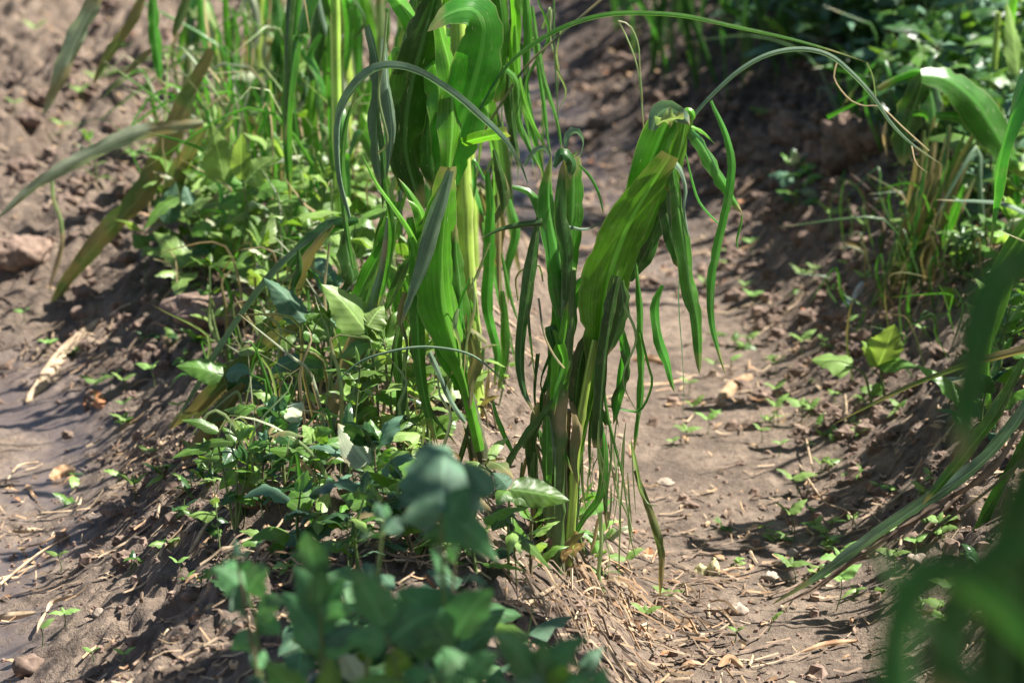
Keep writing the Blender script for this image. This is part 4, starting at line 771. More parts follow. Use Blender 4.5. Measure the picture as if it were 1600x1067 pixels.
aw = [  # base px, height m, pairs, leaf length, label, mats
 ((430, 640), .13, 4, .050, 'low green weed beside the fallen grey stalk', LT), ((520, 640), .14, 4, .05, 'low leafy weed between the pale large leaf and the curled greyish leaf', LT),
 ((545, 720), .14, 4, .045, 'small bushy weed left of the upright toothed leaf', LT), ((625, 700), .16, 4, .05, 'pale sunlit weed at the foot of the furled maize shoot', ('weedlight', 'weed')),
 ((670, 720), .17, 4, .055, 'pale weed between the furled shoot and the large greyish leaf', ('weedlight', 'weed')), ((445, 760), .11, 4, .04, 'small dark weed under the flat oval leaf', SH),
 ((420, 820), .10, 4, .038, 'small weed on the shaded lower left flank', SH), ((540, 810), .12, 4, .045, 'shaded weed right of the brown stick', SH),
 ((600, 850), .13, 4, .05, 'shaded weed left of the tall near weed', SH), ((650, 880), .12, 4, .045, 'shaded weed directly behind the tall near weed', SH),
 ((470, 870), .09, 3, .04, 'little weed with leaves flat to the shaded soil', SH), ((560, 900), .10, 3, .045, 'weed in the darkest part of the ridge foot', SH),
 ((745, 900), .11, 3, .05, 'weed left of the crinkled oval leaf', LT), ((830, 900), .08, 3, .05, 'pointed green weed at the foot of the dark maize stalk', LT),
 ((915, 870), .09, 3, .040, 'fresh weed growing beside the maize stalk base', LT), ((945, 900), .06, 2, .035, 'small fresh weed in the hanging fibres', LT),
 ((350, 560), .12, 3, .045, 'weed on the bank above the dappled round leaf', LT), ((300, 430), .15, 4, .05, 'green weed among the trailing wilted leaves', LT),
 ((440, 420), .16, 4, .055, 'sunlit weed right of the tall pale weed', ('weedlight', 'weed')), ((480, 380), .18, 4, .06, 'sunlit weed below the blurred maize stalks', ('weedlight', 'weed')),
 ((350, 400), .18, 5, .055, 'bushy sunlit weed beneath the tall pale weed', ('weedlight', 'weed')), ((420, 500), .10, 3, .05, 'low sunlit weed before the fallen maize plant', LT),
 ((540, 520), .14, 4, .055, 'sunlit weed behind the large pale leaf', ('weedlight', 'weed')), ((500, 450), .14, 4, .05, 'sunlit weed behind the leaning grey stalk', ('weedlight', 'weed')),
 ((640, 560), .13, 4, .05, 'sunlit weed seen between the maize shoots', ('weedlight', 'weed')), ((250, 330), .12, 4, .045, 'yellowish weed on the earth lump at upper left', LT), ((150, 290), .07, 3, .035, 'small pale weed under the long grey leaf', LT),
 ((700, 610), .12, 3, .05, 'weed behind the furled leaf foot', LT), ((560, 600), .12, 4, .05, 'weed under the large pale leaf', SH), ((505, 590), .10, 3, .055, 'bluish shaded weed under the curled greyish leaf', ('weedgrey', 'weeddark')),
 ((420, 300), .22, 5, .06, 'tall blurred weed behind the tall pale weed', LT), ((480, 300), .2, 4, .06, 'blurred weed between the background stalks', LT), ((560, 380), .18, 4, .06, 'weed behind the bluish arching leaf', LT),
 ((385, 790), .10, 4, .04, 'leafy weed overhanging the dark mud bank', LT), ((320, 760), .06, 3, .03, 'tiny weed at the lip of the mud bank', LT),
]
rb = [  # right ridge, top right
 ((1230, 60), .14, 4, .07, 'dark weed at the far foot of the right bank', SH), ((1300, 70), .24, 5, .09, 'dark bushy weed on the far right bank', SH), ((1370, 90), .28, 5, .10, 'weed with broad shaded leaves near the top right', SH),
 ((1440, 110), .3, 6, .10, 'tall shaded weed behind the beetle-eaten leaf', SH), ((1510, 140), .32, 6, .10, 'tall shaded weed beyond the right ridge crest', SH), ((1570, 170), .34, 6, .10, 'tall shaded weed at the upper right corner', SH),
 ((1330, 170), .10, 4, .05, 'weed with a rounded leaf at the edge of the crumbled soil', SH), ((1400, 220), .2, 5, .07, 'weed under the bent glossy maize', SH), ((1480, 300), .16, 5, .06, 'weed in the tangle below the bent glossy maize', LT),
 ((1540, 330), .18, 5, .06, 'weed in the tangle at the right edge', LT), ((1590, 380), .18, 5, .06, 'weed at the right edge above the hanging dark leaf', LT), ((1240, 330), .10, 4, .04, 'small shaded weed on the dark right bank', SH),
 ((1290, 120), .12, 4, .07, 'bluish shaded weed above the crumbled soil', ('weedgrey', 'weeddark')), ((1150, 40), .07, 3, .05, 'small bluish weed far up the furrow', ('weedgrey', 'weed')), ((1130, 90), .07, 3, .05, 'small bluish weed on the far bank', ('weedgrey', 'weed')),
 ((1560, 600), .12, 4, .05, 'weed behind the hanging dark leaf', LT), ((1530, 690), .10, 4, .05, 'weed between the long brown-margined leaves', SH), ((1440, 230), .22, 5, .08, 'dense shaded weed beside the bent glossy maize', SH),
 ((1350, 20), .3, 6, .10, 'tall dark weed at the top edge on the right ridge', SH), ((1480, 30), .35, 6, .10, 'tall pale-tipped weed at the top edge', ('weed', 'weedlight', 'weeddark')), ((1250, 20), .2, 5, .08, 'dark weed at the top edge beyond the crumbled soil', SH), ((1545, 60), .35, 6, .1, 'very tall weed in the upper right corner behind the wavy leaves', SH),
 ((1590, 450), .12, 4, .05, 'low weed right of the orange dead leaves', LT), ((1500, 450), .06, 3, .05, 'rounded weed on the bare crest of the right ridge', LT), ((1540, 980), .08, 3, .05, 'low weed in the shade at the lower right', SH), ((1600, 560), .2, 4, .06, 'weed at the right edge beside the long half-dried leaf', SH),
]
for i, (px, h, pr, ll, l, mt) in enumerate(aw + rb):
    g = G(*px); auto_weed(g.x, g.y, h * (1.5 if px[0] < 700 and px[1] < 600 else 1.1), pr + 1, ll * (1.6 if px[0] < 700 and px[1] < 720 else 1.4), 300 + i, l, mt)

# ------------------------------------------------------------------ seedlings
def seedling(px, sz, kind, label, seed):
    rnd = random.Random(seed); g = G(*px); b = Vector(g); sz *= rnd.uniform(.6, .95); mb = MB(); h = sz * rnd.uniform(.7, 1.4)
    top = b + Vector((rnd.uniform(-.3, .3) * sz, rnd.uniform(-.2, .2) * sz, h)); tube(mb, [b - Vector((0, 0, .004)), b.lerp(top, .5) + Vector((.1 * sz, 0, 0)), top], .0011, .0008, M['stem'], n=6, k=5)
    a0 = rnd.uniform(-.6, .6); n = kind
    for i in range(n):
        a = a0 + math.pi * i + (math.pi / 2 if i >= 2 else 0); L = sz * rnd.uniform(.75, 1.15) * (1 if i < 2 else .6)
        d = Vector((math.cos(a), math.sin(a) * .9, rnd.uniform(.05, .8))).normalized(); nn = Vector((-d.x * d.z, -d.y * d.z - .35, 1)).normalized()
        wleaf(mb, top, top + d * L, L * rnd.uniform(.42, .6), M['seedling'], droop=.1, fold=.25, serr=0, seed=seed + i, normal=nn)
    o = mb.build('seedling', None, b); tag(o, label, 'seedling', 'seedlings sprouting from the soil')
sd = [
 ((1068, 695), .035, 4, 'two-tiered seedling on the furrow floor right of the hanging green strip'), ((1104, 684), .05, 2, 'spread two-leaf seedling in the middle of the furrow floor'), ((1212, 632), .035, 2, 'seedling at the foot of the right bank beside the tan curled leaf'),
 ((1190, 695), .04, 2, 'upright seedling beside the short brown stick'), ((1214, 668), .04, 3, 'leafy seedling just up the bank from the short brown stick'), ((1250, 665), .045, 3, 'seedling with a spiky tip on the right bank'),
 ((1216, 718), .035, 2, 'small seedling on the bare slope above the shadow patch'), ((1246, 775), .055, 2, 'larger seedling beside the long curved root'), ((1240, 850), .05, 2, 'seedling in the dark shadow of the right bank'),
 ((1135, 405), .03, 2, 'small seedling far up the furrow under the thin hanging leaf'), ((1172, 400), .04, 3, 'bluish seedling on the dark soil up the furrow'), ((1245, 465), .045, 3, 'leaning yellowish seedling on the streaked bank'),
 ((1300, 375), .06, 2, 'flat two-leaf seedling on the upper right bank'), ((1345, 385), .055, 2, 'yellow-green seedling beside the flat two-leaf one'), ((1268, 440), .04, 3, 'bright seedling next to the bluish plastic scrap'),
 ((1326, 530), .04, 1, 'single oval seedling leaf above the angular weed leaf'), ((1244, 572), .05, 2, 'narrow seedling below the angular weed leaf'), ((1208, 588), .03, 2, 'seedling right below the narrow one'),
 ((1138, 590), .035, 1, 'round-leaved seedling at the tip of the long hanging leaf'), ((1118, 590), .03, 2, 'tiny seedling next to the round-leaved one'), ((1178, 482), .04, 4, 'pale feathery seedling in the middle of the streaked slope'),
 ((1165, 468), .03, 3, 'pale seedling near the feathery one'), ((1212, 655), .025, 2, 'tiny seedling beneath the upper bank shadow'), ((1085, 655), .035, 2, 'thin seedling beneath the thread of dried leaf'),
 ((1243, 915), .05, 4, 'leafy seedling by the tip of the brown-margined leaf'), ((1300, 905), .05, 3, 'bright seedling at the end of the brown-margined leaf'), ((1305, 955), .055, 4, 'dark-based seedling cluster on the lower furrow edge'),
 ((1198, 988), .035, 1, 'upright single-leaf seedling low on the furrow floor'), ((1425, 880), .05, 4, 'star-shaped seedling on the lower right bank'), ((1460, 845), .06, 3, 'tall curled seedling on the lower right bank'),
 ((1395, 905), .035, 2, 'small seedling in shade below the brown-margined leaf'), ((1485, 968), .05, 3, 'pale seedling on the shaded lower right bank'), ((1410, 950), .03, 2, 'faint seedling in the lower right shade'),
 ((1188, 200), .05, 3, 'bright seedling far up the furrow on black soil'), ((1050, 950), .04, 3, 'seedling in the straw at the ridge foot'), ((1010, 990), .035, 3, 'seedling among straw near the bottom'), ((1145, 1010), .03, 2, 'tiny seedling low on the furrow floor'),
 ((1075, 620), .03, 2, 'small seedling under the long thread'), ((1050, 700), .02, 2, 'very small seedling on the furrow floor'), ((900, 845), .045, 1, 'single rounded leaf sprouting beside the dark stalk'),
 ((985, 900), .05, 2, 'seedling rising from the straw by the hanging brown leaf'), ((1280, 745), .03, 2, 'small dark seedling at the streaked bank foot'), ((1262, 655), .03, 3, 'little tuft seedling above the root'),
 ((96, 895), .035, 2, 'lone seedling on the damp mud by the left edge'), ((66, 1015), .04, 1, 'single-leaf seedling on the lower left mud'), ((143, 640), .055, 3, 'bright seedling above the rusty leaf'), ((168, 620), .05, 2, 'taller seedling behind the rusty leaf'),
 ((196, 620), .05, 2, 'upright pair of leaves near the rusty leaf'), ((242, 606), .04, 4, 'round-leaved seedling on the left bank'), ((190, 650), .035, 3, 'pale low seedling below the upright pair'), ((275, 652), .03, 2, 'small seedling in the litter of the left bank'),
 ((72, 558), .035, 4, 'seedling at the border of mud and debris'), ((283, 900), .035, 2, 'bright seedling under the shaded bank'), ((146, 1040), .03, 2, 'tiny seedling on the bottom mud'), ((190, 1045), .03, 2, 'small yellow-green seedling at the bottom left'),
 ((100, 985), .03, 3, 'faint pale seedling on the left mud'), ((148, 145), .06, 3, 'blurred bright seedling at upper left'), ((172, 155), .05, 2, 'blurred seedling beside the bright one at upper left'), ((92, 222), .05, 2, 'blurred two-leaf seedling on the left slope'),
 ((58, 68), .055, 2, 'blurred seedling near the top left corner'), ((205, 262), .05, 3, 'blurred seedling by the earth lump'), ((200, 100), .05, 2, 'blurred seedling under the grey hanging leaf'), ((38, 512), .03, 2, 'small seedling among straw at the left edge'),
 ((130, 180), .05, 3, 'blurred pale seedling below the bright ones at upper left'), ((265, 130), .05, 3, 'blurred seedling beneath the hanging green leaf'), ((20, 180), .04, 2, 'blurred seedling at the left edge of the slope'), ((1440, 530), .03, 2, 'small seedling beyond the cupped pale leaf'),
 ((1345, 455), .04, 3, 'yellowish seedling at the base of the sagging clump'), ((1320, 440), .03, 2, 'short seedling left of the sagging clump'), ((230, 725), .03, 2, 'small shaded seedling on the mud bank'), ((205, 795), .04, 4, 'spreading shaded seedling on the mud bank'),
]
for i, (px, s, k, l) in enumerate(sd): seedling(px, s, k, l, 900 + i)

# ------------------------------------------------------------------ litter, stones, sticks
def on_ground(x, y, lift=.004): return Vector((x, y, hz(x, y) + lift))
def flatleaf(pxs, wpx, m, label, cat, group=None, name='dead_leaf', curl=.5, lift=.006, fold=.5):
    q = []
    gs = [G(*p) for p in pxs]
    for i, g in enumerate(gs):
        q.append(g + Vector((0, 0, lift + (.012 if 0 < i < len(gs) - 1 else 0) * curl)))
    mb = MB(); sc = scale_at(gs[0].y); ribbon(mb, q, wpx * sc, M[m], prof='both', fold=fold, ripple=.3, ragged=.3, seed=int(pxs[0][0]), n=20)
    o = mb.build(name, None, gs[0]); tag(o, label, cat, group)
flatleaf([(158, 508), (110, 555), (70, 605), (40, 635)], 24, 'straw', 'long tan dead maize leaf lying on the left bank above the mud', 'dead leaf')
flatleaf([(1176, 592), (1148, 614), (1120, 634)], 20, 'deadleaf', 'tan orange curled dead leaf at the foot of the right bank', 'dead leaf')
flatleaf([(55, 962), (20, 975), (-15, 978)], 14, 'straw', 'pale dead leaf strip at the left edge of the lower mud', 'dead leaf')
flatleaf([(125, 935), (85, 950), (72, 965)], 9, 'straw', 'narrow forked dry stalk on the lower left mud', 'dead leaf')
flatleaf([(72, 965), (62, 990), (58, 1000)], 6, 'straw', 'short dry stalk end pointing down the lower left mud', 'dead leaf')
flatleaf([(118, 742), (98, 746), (78, 758)], 20, 'deadleaf', 'buff curled dead leaf at the edge of the blue-grey mud', 'dead leaf')
flatleaf([(160, 640), (145, 632), (130, 645)], 22, 'orange', 'rusty dead leaf beneath the bright seedling pair', 'dead leaf')
flatleaf([(1460, 385), (1472, 372), (1482, 378)], 22, 'redleaf', 'red dead leaf folded on the right ridge crest', 'dead leaf')
flatleaf([(1040, 572), (1010, 570), (985, 570)], 12, 'deadleaf', 'pale tan leaf lying across the furrow behind the hanging strips', 'dead leaf')
flatleaf([(262, 560), (258, 545), (250, 535)], 12, 'deadleaf', 'pinkish dead leaf on the left bank above the dappled weed', 'dead leaf')
flatleaf([(1185, 668), (1168, 670), (1152, 674)], 10, 'strawdark', 'short brown stick lying at the foot of the right bank', 'stick', name='stick')
flatleaf([(20, 838), (45, 840), (60, 836)], 9, 'straw', 'short pale stick on the blue-grey mud at the left edge', 'stick', name='stick')
flatleaf([(1340, 1010), (1290, 1022), (1250, 1030)], 10, 'deadleaf', 'tan leaf strip at the bottom of the furrow', 'dead leaf')
flatleaf([(1160, 1050), (1140, 1046), (1122, 1052)], 14, 'deadleaf', 'pale leaf scrap at the bottom of the furrow floor', 'dead leaf')
flatleaf([(1095, 1048), (1075, 1050), (1062, 1052)], 12, 'deadleaf', 'rounded tan leaf scrap beside the bottom pale one', 'dead leaf')
flatleaf([(1475, 962), (1440, 972), (1420, 975)], 9, 'deadleaf', 'thin tan leaf on the lower right bank', 'dead leaf')
def stick(pxs, wpx, m, label, name='stick', lift=.01):
    gs = [G(*p) + Vector((0, 0, lift)) for p in pxs]; mb = MB(); sc = scale_at(gs[0].y)
    tube(mb, gs, wpx * sc / 2, wpx * sc / 3, M[m], n=22, k=7, nodes_at=(.3, .7), bump=.08); o = mb.build(name, None, gs[0]); tag(o, label, 'stick', 'sticks and roots on the soil')
stick([(298, 882), (330, 840), (372, 798)], 6, 'straw', 'long tan stick leaning down the shaded left flank', lift=.02)
stick([(795, 985), (830, 950), (870, 925)], 10, 'straw', 'pale straw stalk lying against the maize foot')
stick([(400, 870), (432, 836), (450, 822)], 5, 'straw', 'pale stick behind the near wing-leaved weed')
stick([(1248, 745), (1270, 780), (1292, 804), (1322, 815), (1340, 852)], 4, 'straw', 'long curved root hanging over the foot of the right bank', name='root', lift=.02)
stick([(1258, 700), (1264, 730), (1272, 760)], 4, 'straw', 'short pale root beside the larger bank seedling', name='root', lift=.02)
stick([(1320, 625), (1322, 660), (1316, 690)], 4, 'straw', 'pale hooked root tip below the half-dried leaf', name='root', lift=.01)
stick([(0, 925), (60, 878), (110, 850)], 5, 'straw', 'thin stalk lying on the left mud edge')
stick([(1205, 815), (1180, 780), (1150, 760)] if False else [(60, 730), (30, 740), (10, 760)], 4, 'straw', 'thin straw on the pale mud at the left')
stick([(1600, 330), (1560, 350), (1500, 362), (1440, 395)], 5, 'straw', 'thin dry stalk crossing the right ridge crest')
stick([(1548, 395), (1520, 420), (1495, 445)], 8, 'strawdark', 'forked grey twig on the right ridge crest')
stick([(1300, 880), (1250, 920), (1200, 945)], 5, 'strawdark', 'dry stalk tip under the brown-margined leaf')
stick([(1440, 850), (1500, 800), (1560, 740)], 7, 'strawdark', 'dry brown stalk beneath the long leaves on the lower right bank')
stick([(1300, 230), (1230, 262), (1180, 292), (1150, 318)], 6, 'strawdark', 'brown stalk lying along the clod bank')
def blob(px, sz, m, label, seed, name='soil_clod', cat='clod', sq=(1, .9, .7), group='clods and pebbles', sink=.3, n=10, rgh=.28):
    g = G(*px); mb = MB(); rows = []; uvs = []; rnd = np.random.default_rng(seed); o = rnd.random(3) * 20
    for i in range(n + 1):
        th = math.pi * i / n; row = []
        for j in range(n * 2):
            ph = math.pi * j / n; d = Vector((math.sin(th) * math.cos(ph), math.sin(th) * math.sin(ph), math.cos(th)))
            r = 1 + rgh * float(perlin(d.x * 1.4 + o[0] + d.z, d.y * 1.4 + o[1] + d.z * .7)) * 2 + rgh * .7 * float(perlin(d.x * 4 + o[2], d.y * 4 + d.z * 4))
            row.append(g + Vector((d.x * sq[0], d.y * sq[1], d.z * sq[2] + sq[2] * (1 - 2 * sink))) * (sz / 2) * r)
        rows.append(row); uvs.append([(j / (2 * n), i / n) for j in range(2 * n)])
    mb.grid(rows, uvs, M[m], closed=True); ob = mb.build(name, None, g); tag(ob, label, cat, group)
blob((44, 1052), .05, 'clod', 'rounded clod on the mud at the bottom left corner', 1)
blob((155, 962), .022, 'stone', 'small pale pebble on the lower left mud', 2, 'pebble', 'pebble')
blob((1152, 962), .034, 'stone', 'pale angular pebble low on the furrow floor', 3, 'pebble', 'pebble')
blob((1238, 870), .024, 'stone', 'smooth pinkish pebble at the edge of the bank shadow', 4, 'pebble', 'pebble', rgh=.12)
blob((1432, 885), .032, 'stone', 'tan pebble on the lower right bank by the star-shaped seedling', 5, 'pebble', 'pebble')
blob((1204, 912), .028, 'stone', 'cracked pale pebble behind the leafy furrow seedling', 6, 'pebble', 'pebble')
blob((1040, 760), .035, 'stone', 'low pale clod on the furrow floor beside the brown hanging leaf', 7, 'pebble', 'pebble', sq=(1, .8, .35))
blob((1075, 795), .024, 'clod', 'dark crumb of soil in the middle of the furrow floor', 8)
blob((1085, 798), .018, 'clod', 'small crumb of soil touching the dark one', 9)
blob((1330, 250), .16, 'clod', 'large sunlit clod slumping on the far right bank', 10, sq=(1, .8, .9), n=20, rgh=.4)
blob((1285, 262), .10, 'clod', 'sunlit clod just left of the large slumping one', 11, n=16, rgh=.4)
blob((1380, 225), .12, 'clod', 'shaded clod right of the large slumping one', 12, n=16, rgh=.4)
blob((1240, 215), .10, 'clod', 'crumbling clod above the clod bank', 13, n=16, rgh=.45)
blob((405, 790), .07, 'clod', 'smooth pale clod on the left flank under the bushy weed', 14, sq=(1.3, .8, .6))
blob((350, 500), .16, 'clod', 'broad smooth earth lump on the upper left flank', 15, sq=(1.3, .8, .45), n=16)
blob((25, 410), .13, 'clod', 'dark earth lump at the left edge', 16, sq=(1.3, .8, .6), n=16)
blob((210, 1020), .02, 'clod', 'tiny crumb on the bottom left mud', 17)
blob((300, 945), .03, 'clod', 'crumb under the shaded left bank', 18)
blob((1094, 897), .024, 'husk', 'yellowish split husk on the furrow floor, lower of a touching pair', 61, 'seed_husk', 'husk', sq=(1, .7, .95), rgh=.30, group='yellow husk halves')
blob((1116, 897), .029, 'husk', 'yellowish split husk on the furrow floor, taller of a touching pair', 64, 'seed_husk', 'husk', sq=(.75, .6, 1.15), rgh=.34, group='yellow husk halves')
for k, (px, l) in enumerate([((1332, 478), 'bluish white plastic scrap caught at the foot of the sagging clump'), ((1312, 500), 'smaller bluish scrap below the plastic scrap')]):
    g = G(*px); mb = MB(); ribbon(mb, [g + Vector((0, 0, .003)), g + Vector((.012, 0, .03)), g + Vector((.022, .01, .05))], .018 - k * .004, M['plastic'], prof='both', ripple=.4, seed=k)
    tag(mb.build('plastic_scrap', None, g), l, 'litter')

# scattered straw, leaf scraps and crumbs nobody could count
def scatter(n, fn, name, label, seed):
    rnd = random.Random(seed); mb = MB(); mb.sm = False
    for _ in range(n): fn(mb, rnd)
    o = mb.build(name); tag(o, label, kind='stuff'); return o
def rxy(rnd, bias=None):
    for _ in range(30):
        y = 3.0 + 8.0 * rnd.random() ** 1.3; x = rnd.uniform(-.22, .22) * y * 1.0
        u = x - float(furrow_x(y))
        a = float(perlin(x * 2.2 + 31, y * 1.6 + 4))
        p = .5 + 1.6 * a
        if abs(u) > .17: p += .25
        if x < -.62 - .0 * y and y < 7: p -= .35
        if rnd.random() < p: return x, y
    return x, y
def straw(mb, rnd):
    x, y = rxy(rnd); a = rnd.gauss(0, .55) if rnd.random() < .65 else rnd.uniform(0, 3.14); L = rnd.uniform(.010, .055) * (rnd.uniform(1.5, 3.2) if rnd.random() < .15 else 1); w_ = rnd.uniform(.001, .0032)
    d = Vector((math.cos(a), math.sin(a), 0)); pts = []
    for k in range(3):
        q = Vector((x, y, 0)) + d * L * (k / 2 - .5) + Vector((0, rnd.uniform(-.1, .1) * L, 0)); q.z = hz(q.x, q.y) + .003 + (rnd.uniform(0, .012) if k != 1 else .002); pts.append(q)
    m = M[rnd.choice(['straw', 'straw', 'strawdark', 'strawdark', 'deadleaf'])]
    rows = []
    pr = Vector((-d.y, d.x, 0)) * w_
    for q in pts: rows.append([q - pr, q + Vector((0, 0, w_ * .8)), q + pr])
    mb.grid(rows, [[(0, i / 2), (.5, i / 2), (1, i / 2)] for i in range(3)], m)
scatter(5600, straw, 'straw_litter', 'thin broken straw strewn over the soil', 11)
def scrap(mb, rnd):
    x, y = rxy(rnd); a = rnd.uniform(0, 6.3); L = rnd.uniform(.006, .028); w_ = L * rnd.uniform(.3, .7); d = Vector((math.cos(a), math.sin(a), rnd.uniform(-.2, .5))); s = Vector((-math.sin(a), math.cos(a), rnd.uniform(-.4, .4)))
    c = on_ground(x, y, .004); m = M[rnd.choice(['deadleaf', 'straw', 'strawdark', 'deadleaf', 'strawdark', 'orange' if rnd.random() < .35 else 'straw'])]
    rows = []
    for i, wf in enumerate((.2, 1, .8, .15)):
        q = c + d * L * (i / 3 - .3) + Vector((0, 0, .004 * math.sin(i))); rows.append([q - s * w_ * wf * .5, q + Vector((0, 0, -.15 * w_)), q + s * w_ * wf * .5])
    mb.grid(rows, [[(0, i / 3), (.5, i / 3), (1, i / 3)] for i in range(4)], m)
scatter(3000, scrap, 'leaf_litter', 'small dead leaf scraps strewn over the soil', 12)
def crumb(mb, rnd):
    x, y = rxy(rnd); r = rnd.uniform(.002, .006) * (rnd.uniform(1.8, 4) if rnd.random() < .1 else 1); c = on_ground(x, y, r * .3); m = M['clod']
    t = [c + Vector((math.cos(a) * r * rnd.uniform(.7, 1.2), math.sin(a) * r * rnd.uniform(.7, 1.2), -r * .3)) for a in (0, 1.25, 2.5, 3.8, 5.0)]
    u_ = [c + Vector((math.cos(a) * r * .6, math.sin(a) * r * .6, r * rnd.uniform(.4, .8))) for a in (.4, 1.6, 2.9, 4.1, 5.4)]
    mb.grid([t, u_], [[(j / 5, i) for j in range(5)] for i in range(2)], m, closed=True); mb.fan(u_, c + Vector((0, 0, r * .8)), m)
scatter(7000, crumb, 'soil_crumbs', 'loose crumbs of soil', 13)
# straw heap round the maize foot
def heap(mb, rnd):
    g = G(rnd.gauss(955, 66), rnd.gauss(965, 32)); a = rnd.gauss(-.5, .75); L = rnd.uniform(.02, .10); w_ = rnd.uniform(.0008, .0028)
    d = Vector((math.cos(a), math.sin(a) * .8, 0)); rows = []; z0 = rnd.uniform(.0, .028)
    for k in range(5):
        q = g + d * L * (k / 4 - .5) + Vector((0, 0, 0)); q.z = hz(q.x, q.y) + z0 + .012 * math.sin(k * .8) + rnd.uniform(0, .004); pr = Vector((-d.y, d.x, .3)) * w_; rows.append([q - pr, q + Vector((0, 0, w_)), q + pr])
    mb.grid(rows, [[(0, i / 4), (.5, i / 4), (1, i / 4)] for i in range(5)], M[rnd.choice(['straw', 'strawdark', 'strawdark', 'deadleaf'])])
scatter(150, heap, 'straw_heap', 'matted dry straw round the foot of the maize', 14)
def heap2(mb, rnd):
    cx, cy, sx, sy, a0 = rnd.choice([(235, 730, 40, 26, .9), (400, 880, 60, 22, .5), (1430, 470, 50, 26, .5), (620, 870, 60, 30, .3), (120, 560, 80, 30, .6), (1060, 1030, 60, 30, -.5), (560, 640, 60, 50, .4), (380, 440, 60, 30, .3)])
    g = G(rnd.gauss(cx, sx), rnd.gauss(cy, sy)); a = rnd.gauss(a0, 1.0); L = rnd.uniform(.012, .07); w_ = rnd.uniform(.001, .003)
    d = Vector((math.cos(a), math.sin(a), 0)); rows = []; z0 = rnd.uniform(0, .02)
    for k in range(4):
        q = g + d * L * (k / 3 - .5); q.z = hz(q.x, q.y) + z0 + .003; pr = Vector((-d.y, d.x, .3)) * w_; rows.append([q - pr, q + Vector((0, 0, w_)), q + pr])
    mb.grid(rows, [[(0, i / 3), (.5, i / 3), (1, i / 3)] for i in range(4)], M[rnd.choice(['straw', 'strawdark', 'strawdark', 'deadleaf'])])
scatter(700, heap2, 'root_mat', 'matted roots and dry stalks on the ridge flanks', 15)
# ------------------------------------------------------------------ ground cover: crowded small leaves
def cover(n, spots, name, label, seed, mats, size, hgt):
    rnd = random.Random(seed); mb = MB()
    for _ in range(n):
        cx, cy, sx, sy = rnd.choice(spots); g = G(rnd.gauss(cx, sx), rnd.gauss(cy, sy)); h = rnd.uniform(.1, 1) * hgt
        top = g + Vector((rnd.uniform(-.3, .3) * h, rnd.uniform(-.3, .3) * h, h)); tube(mb, [g, top], .0016, .001, M['stem'], n=3, k=4)
        a0 = rnd.uniform(0, 6.3)
        for k in range(rnd.choice([3, 4, 5, 6])):
            a = a0 + k * 1.7 + rnd.uniform(-.3, .3); L = size * rnd.choice((.5, .7, .9, 1.1, 1.5)); el = rnd.uniform(-.5, .6); p = g.lerp(top, rnd.uniform(.45, 1))
            d = Vector((math.cos(a) * math.cos(el), math.sin(a) * math.cos(el), math.sin(el))); nn = Vector((rnd.uniform(-.5, .5), rnd.uniform(-.6, .2), 1)); nn = (nn - d * nn.dot(d)).normalized()
            mid = p + d * L * .5 + Vector((0, 0, L * .1))
            ribbon(mb, [p, mid, p + d * L], L * rnd.uniform(.28, .8), M[rnd.choice(mats)], prof=rnd.choice(('ovate', 'cordate')), fold=rnd.uniform(.1, .6), ripple=.2, serr=6, n=9, across=5, seed=rnd.randrange(999), normal=nn)
    o = mb.build(name); tag(o, label, kind='stuff')
cover(64, [(640, 700, 50, 60), (480, 700, 60, 50), (400, 760, 50, 40), (560, 560, 60, 50), (650, 830, 70, 40), (560, 860, 80, 30), (780, 860, 40, 30), (700, 640, 50, 40)], 'ground_cover', 'crowded small weeds between the larger ones on the middle ridge', 21, ('weed', 'weedlight', 'weedlight', 'weeddark', 'wilt'), .042, .13)
cover(85, [(420, 420, 50, 50), (500, 400, 60, 60), (360, 360, 40, 50), (450, 330, 60, 50), (560, 330, 60, 50), (290, 440, 30, 30)], 'ground_cover', 'crowded sunlit small weeds around the blurred stalks', 22, ('weed', 'weedlight', 'weedlight', 'ash'), .075, .28)
cover(330, [(1300, 60, 60, 40), (1400, 70, 60, 50), (1500, 100, 60, 60), (1560, 180, 50, 60), (1470, 200, 50, 40), (1560, 300, 40, 30), (1250, 20, 60, 20), (1400, 10, 100, 20)], 'undergrowth', 'dense shaded undergrowth on the far right ridge', 23, ('weeddark', 'weed', 'weeddark', 'weedgrey'), .085, .30)
cover(60, [(1500, 330, 50, 30), (1560, 400, 40, 30), (1590, 500, 20, 30)], 'ground_cover', 'small weeds on the crest of the right ridge', 24, ('weed', 'weedlight', 'weeddark'), .04, .08)
cover(50, [(560, 1160, 80, 40), (660, 1180, 70, 40), (780, 1200, 60, 30)], 'ground_cover', 'shaded weeds filling the bottom of the photo', 25, ('weedsoft', 'weed', 'weedgrey', 'weedsoft'), .06, .22)
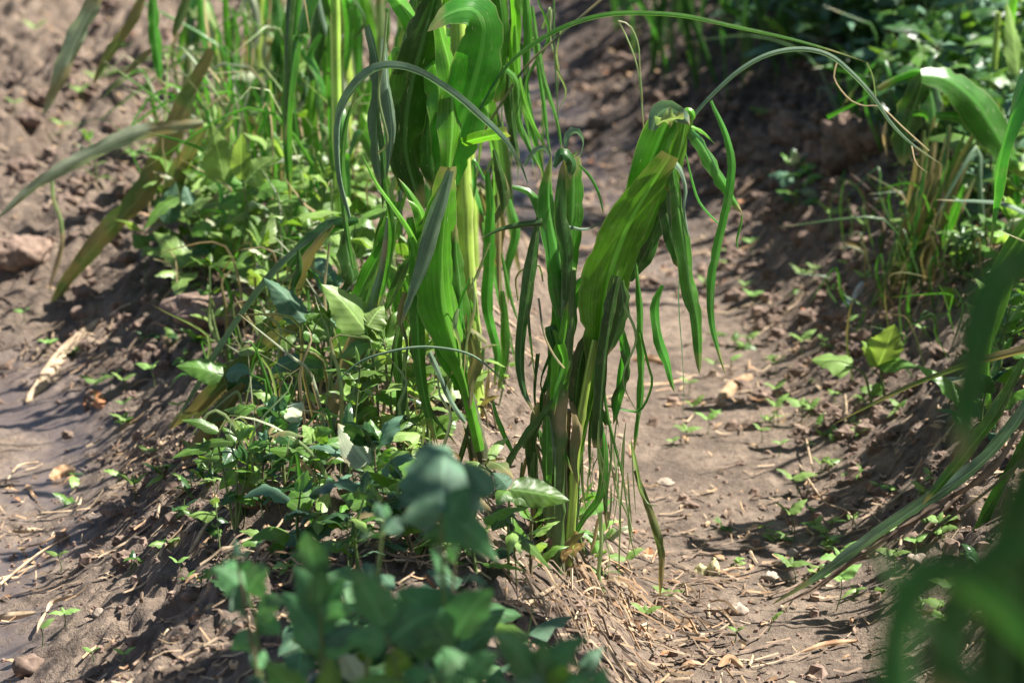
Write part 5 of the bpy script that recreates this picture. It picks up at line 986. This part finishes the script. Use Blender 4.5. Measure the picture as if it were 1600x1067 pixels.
# drooping crest grass, added so its shadows finger down into the furrow
def blades(n, fn, name, label, seed, mats, hmin, hmax, wmax=.008):
    rnd = random.Random(seed); mb = MB()
    for _ in range(n):
        x, y = fn(rnd); g = Vector((x, y, hz(x, y))); h = rnd.uniform(hmin, hmax); a = rnd.uniform(0, 6.3); d = Vector((math.cos(a) - .5, math.sin(a) * .5, 0)) * h * rnd.uniform(.3, .8)
        b1 = rnd.uniform(.3, 1.1); pts = [g, g + d * .22 + Vector((rnd.gauss(0, .01), 0, h * rnd.uniform(.45, .65))), g + d * .5 * b1 + Vector((rnd.gauss(0, .02), 0, h * rnd.uniform(.7, .95))), g + d * 1.1 * b1 + Vector((rnd.gauss(0, .03), 0, h * rnd.uniform(.2, 1.15)))]
        ribbon(mb, pts, rnd.uniform(.003, wmax), M[rnd.choice(mats)], fold=.5, ripple=.1, n=12, across=3, seed=1, rot=rnd.uniform(-1, 1))
    o = mb.build(name); tag(o, label, kind='stuff')
def crest(rnd):
    y = rnd.choice((4.4, 4.6, 4.85, 5.2, 5.75, 6.6, 7.0)) + rnd.gauss(0, .08); return float(furrow_x(y)) + rnd.uniform(.6 if y > 5.5 else .66, 1.0), y
blades(110, crest, 'tall_grass', 'thin drooping grass along the crest of the right ridge', 31, ('mid', 'dark', 'grey', 'dark'), .12, .36, .014)
def behind(rnd):
    y = rnd.uniform(7.6, 10); return float(furrow_x(y)) + rnd.uniform(.5, 1.4), y
blades(170, behind, 'tall_grass', 'tall shaded grass and stems far up the right ridge', 32, ('dark', 'mid', 'dark', 'dark'), .25, .6, .03)
def midridge(rnd):
    g = G(rnd.gauss(500, 90), rnd.gauss(600, 110)); return g.x, g.y
blades(150, midridge, 'dry_stems', 'thin dry stems and split strips among the weeds of the middle ridge', 33, ('dry', 'pale', 'wilt', 'ash', 'mid'), .05, .26, .008)
def upper(rnd):
    g = G(rnd.gauss(430, 70), rnd.gauss(330, 60)); return g.x, g.y
blades(240, upper, 'dry_stems', 'thin stems and strips among the blurred sunlit weeds', 34, ('dry', 'pale', 'ash', 'mid', 'bright', 'mid'), .1, .45, .012)
def rbank(rnd):
    g = G(rnd.gauss(1430, 70), rnd.gauss(430, 70)); return g.x, g.y
blades(120, rbank, 'dry_stems', 'stringy dry stems on the upper part of the right bank', 35, ('dark', 'wilt', 'dark', 'mid', 'strawdark'), .06, .22, .007)
cover(26, [(560, 1230, 70, 20), (680, 1240, 60, 20)], 'ground_cover', 'soft green shaded weeds crowding the bottom edge', 26, ('weedsoft', 'weed', 'weeddark'), .06, .22)
cover(36, [(330, 780, 60, 50), (260, 860, 60, 50), (420, 900, 70, 30), (150, 700, 40, 60), (300, 520, 60, 50)], 'ground_cover', 'sparse small weeds on the left flank', 27, ('weed', 'weeddark', 'weedlight'), .028, .04)
cover(60, [(1250, 560, 90, 70), (1330, 700, 80, 60), (1450, 900, 60, 60), (1250, 860, 60, 40)], 'ground_cover', 'tiny weeds on the right bank', 28, ('weed', 'seedling', 'weedlight'), .022, .03)
def clodlet(mb, rnd):
    cx, cy, sx, sy = rnd.choice([(1230, 430, 80, 70), (1330, 640, 70, 60), (1250, 240, 60, 50), (300, 800, 80, 70), (200, 600, 90, 80), (150, 400, 100, 80), (150, 150, 110, 90), (1280, 300, 80, 60), (1300, 560, 80, 70), (1420, 800, 90, 80), (1000, 180, 90, 90), (1180, 200, 60, 60)])
    g = G(rnd.gauss(cx, sx), rnd.gauss(cy, sy)); rr = rnd.choice((.004, .006, .009, .013, .02)) * (g.y / 5); o = rnd.uniform(0, 90); rows = []; n = 6
    for i in range(n + 1):
        th = math.pi * i / n; row = []
        for j in range(9):
            ph = 2 * math.pi * j / 9; d = Vector((math.sin(th) * math.cos(ph), math.sin(th) * math.sin(ph), math.cos(th))); k = 1 + .35 * math.sin(d.x * 3.1 + o) * math.cos(d.y * 4 + o * 2) + .18 * math.sin(d.z * 7 + d.x * 6 + o)
            row.append(g + Vector((d.x, d.y * .9, d.z * .65)) * rr * k)
        rows.append(row)
    mb.grid(rows, [[(j / 9, i / n) for j in range(9)] for i in range(n + 1)], M['clod'], closed=True)
scatter(950, clodlet, 'soil_clods', 'small clods broken over the flanks and the field', 41)
nl = ['near shaded weed with small leaves at the left of the bottom clump', 'near shaded weed between the wing-leaved and crowded weeds', 'near shaded small-leaved weed below the large greyish leaf', 'near shaded small-leaved weed under the crinkled oval leaf', 'near shaded small-leaved weed by the straw heap', 'near shaded small-leaved weed, furthest along the bottom clump towards the furrow']
for i, (px, h, y) in enumerate([(430, .43, 2.85), (545, .46, 2.9), (655, .44, 2.8), (760, .43, 2.9), (850, .40, 2.85), (930, .38, 2.9)]):
    x = (px - 800) / FPX * (y / _cp); auto_weed(x, y, h, 7, .05, 700 + i, nl[i], ('weedsoft', 'weeddark', 'weedgrey', 'weedsoft'), group='shaded weeds near the lens')
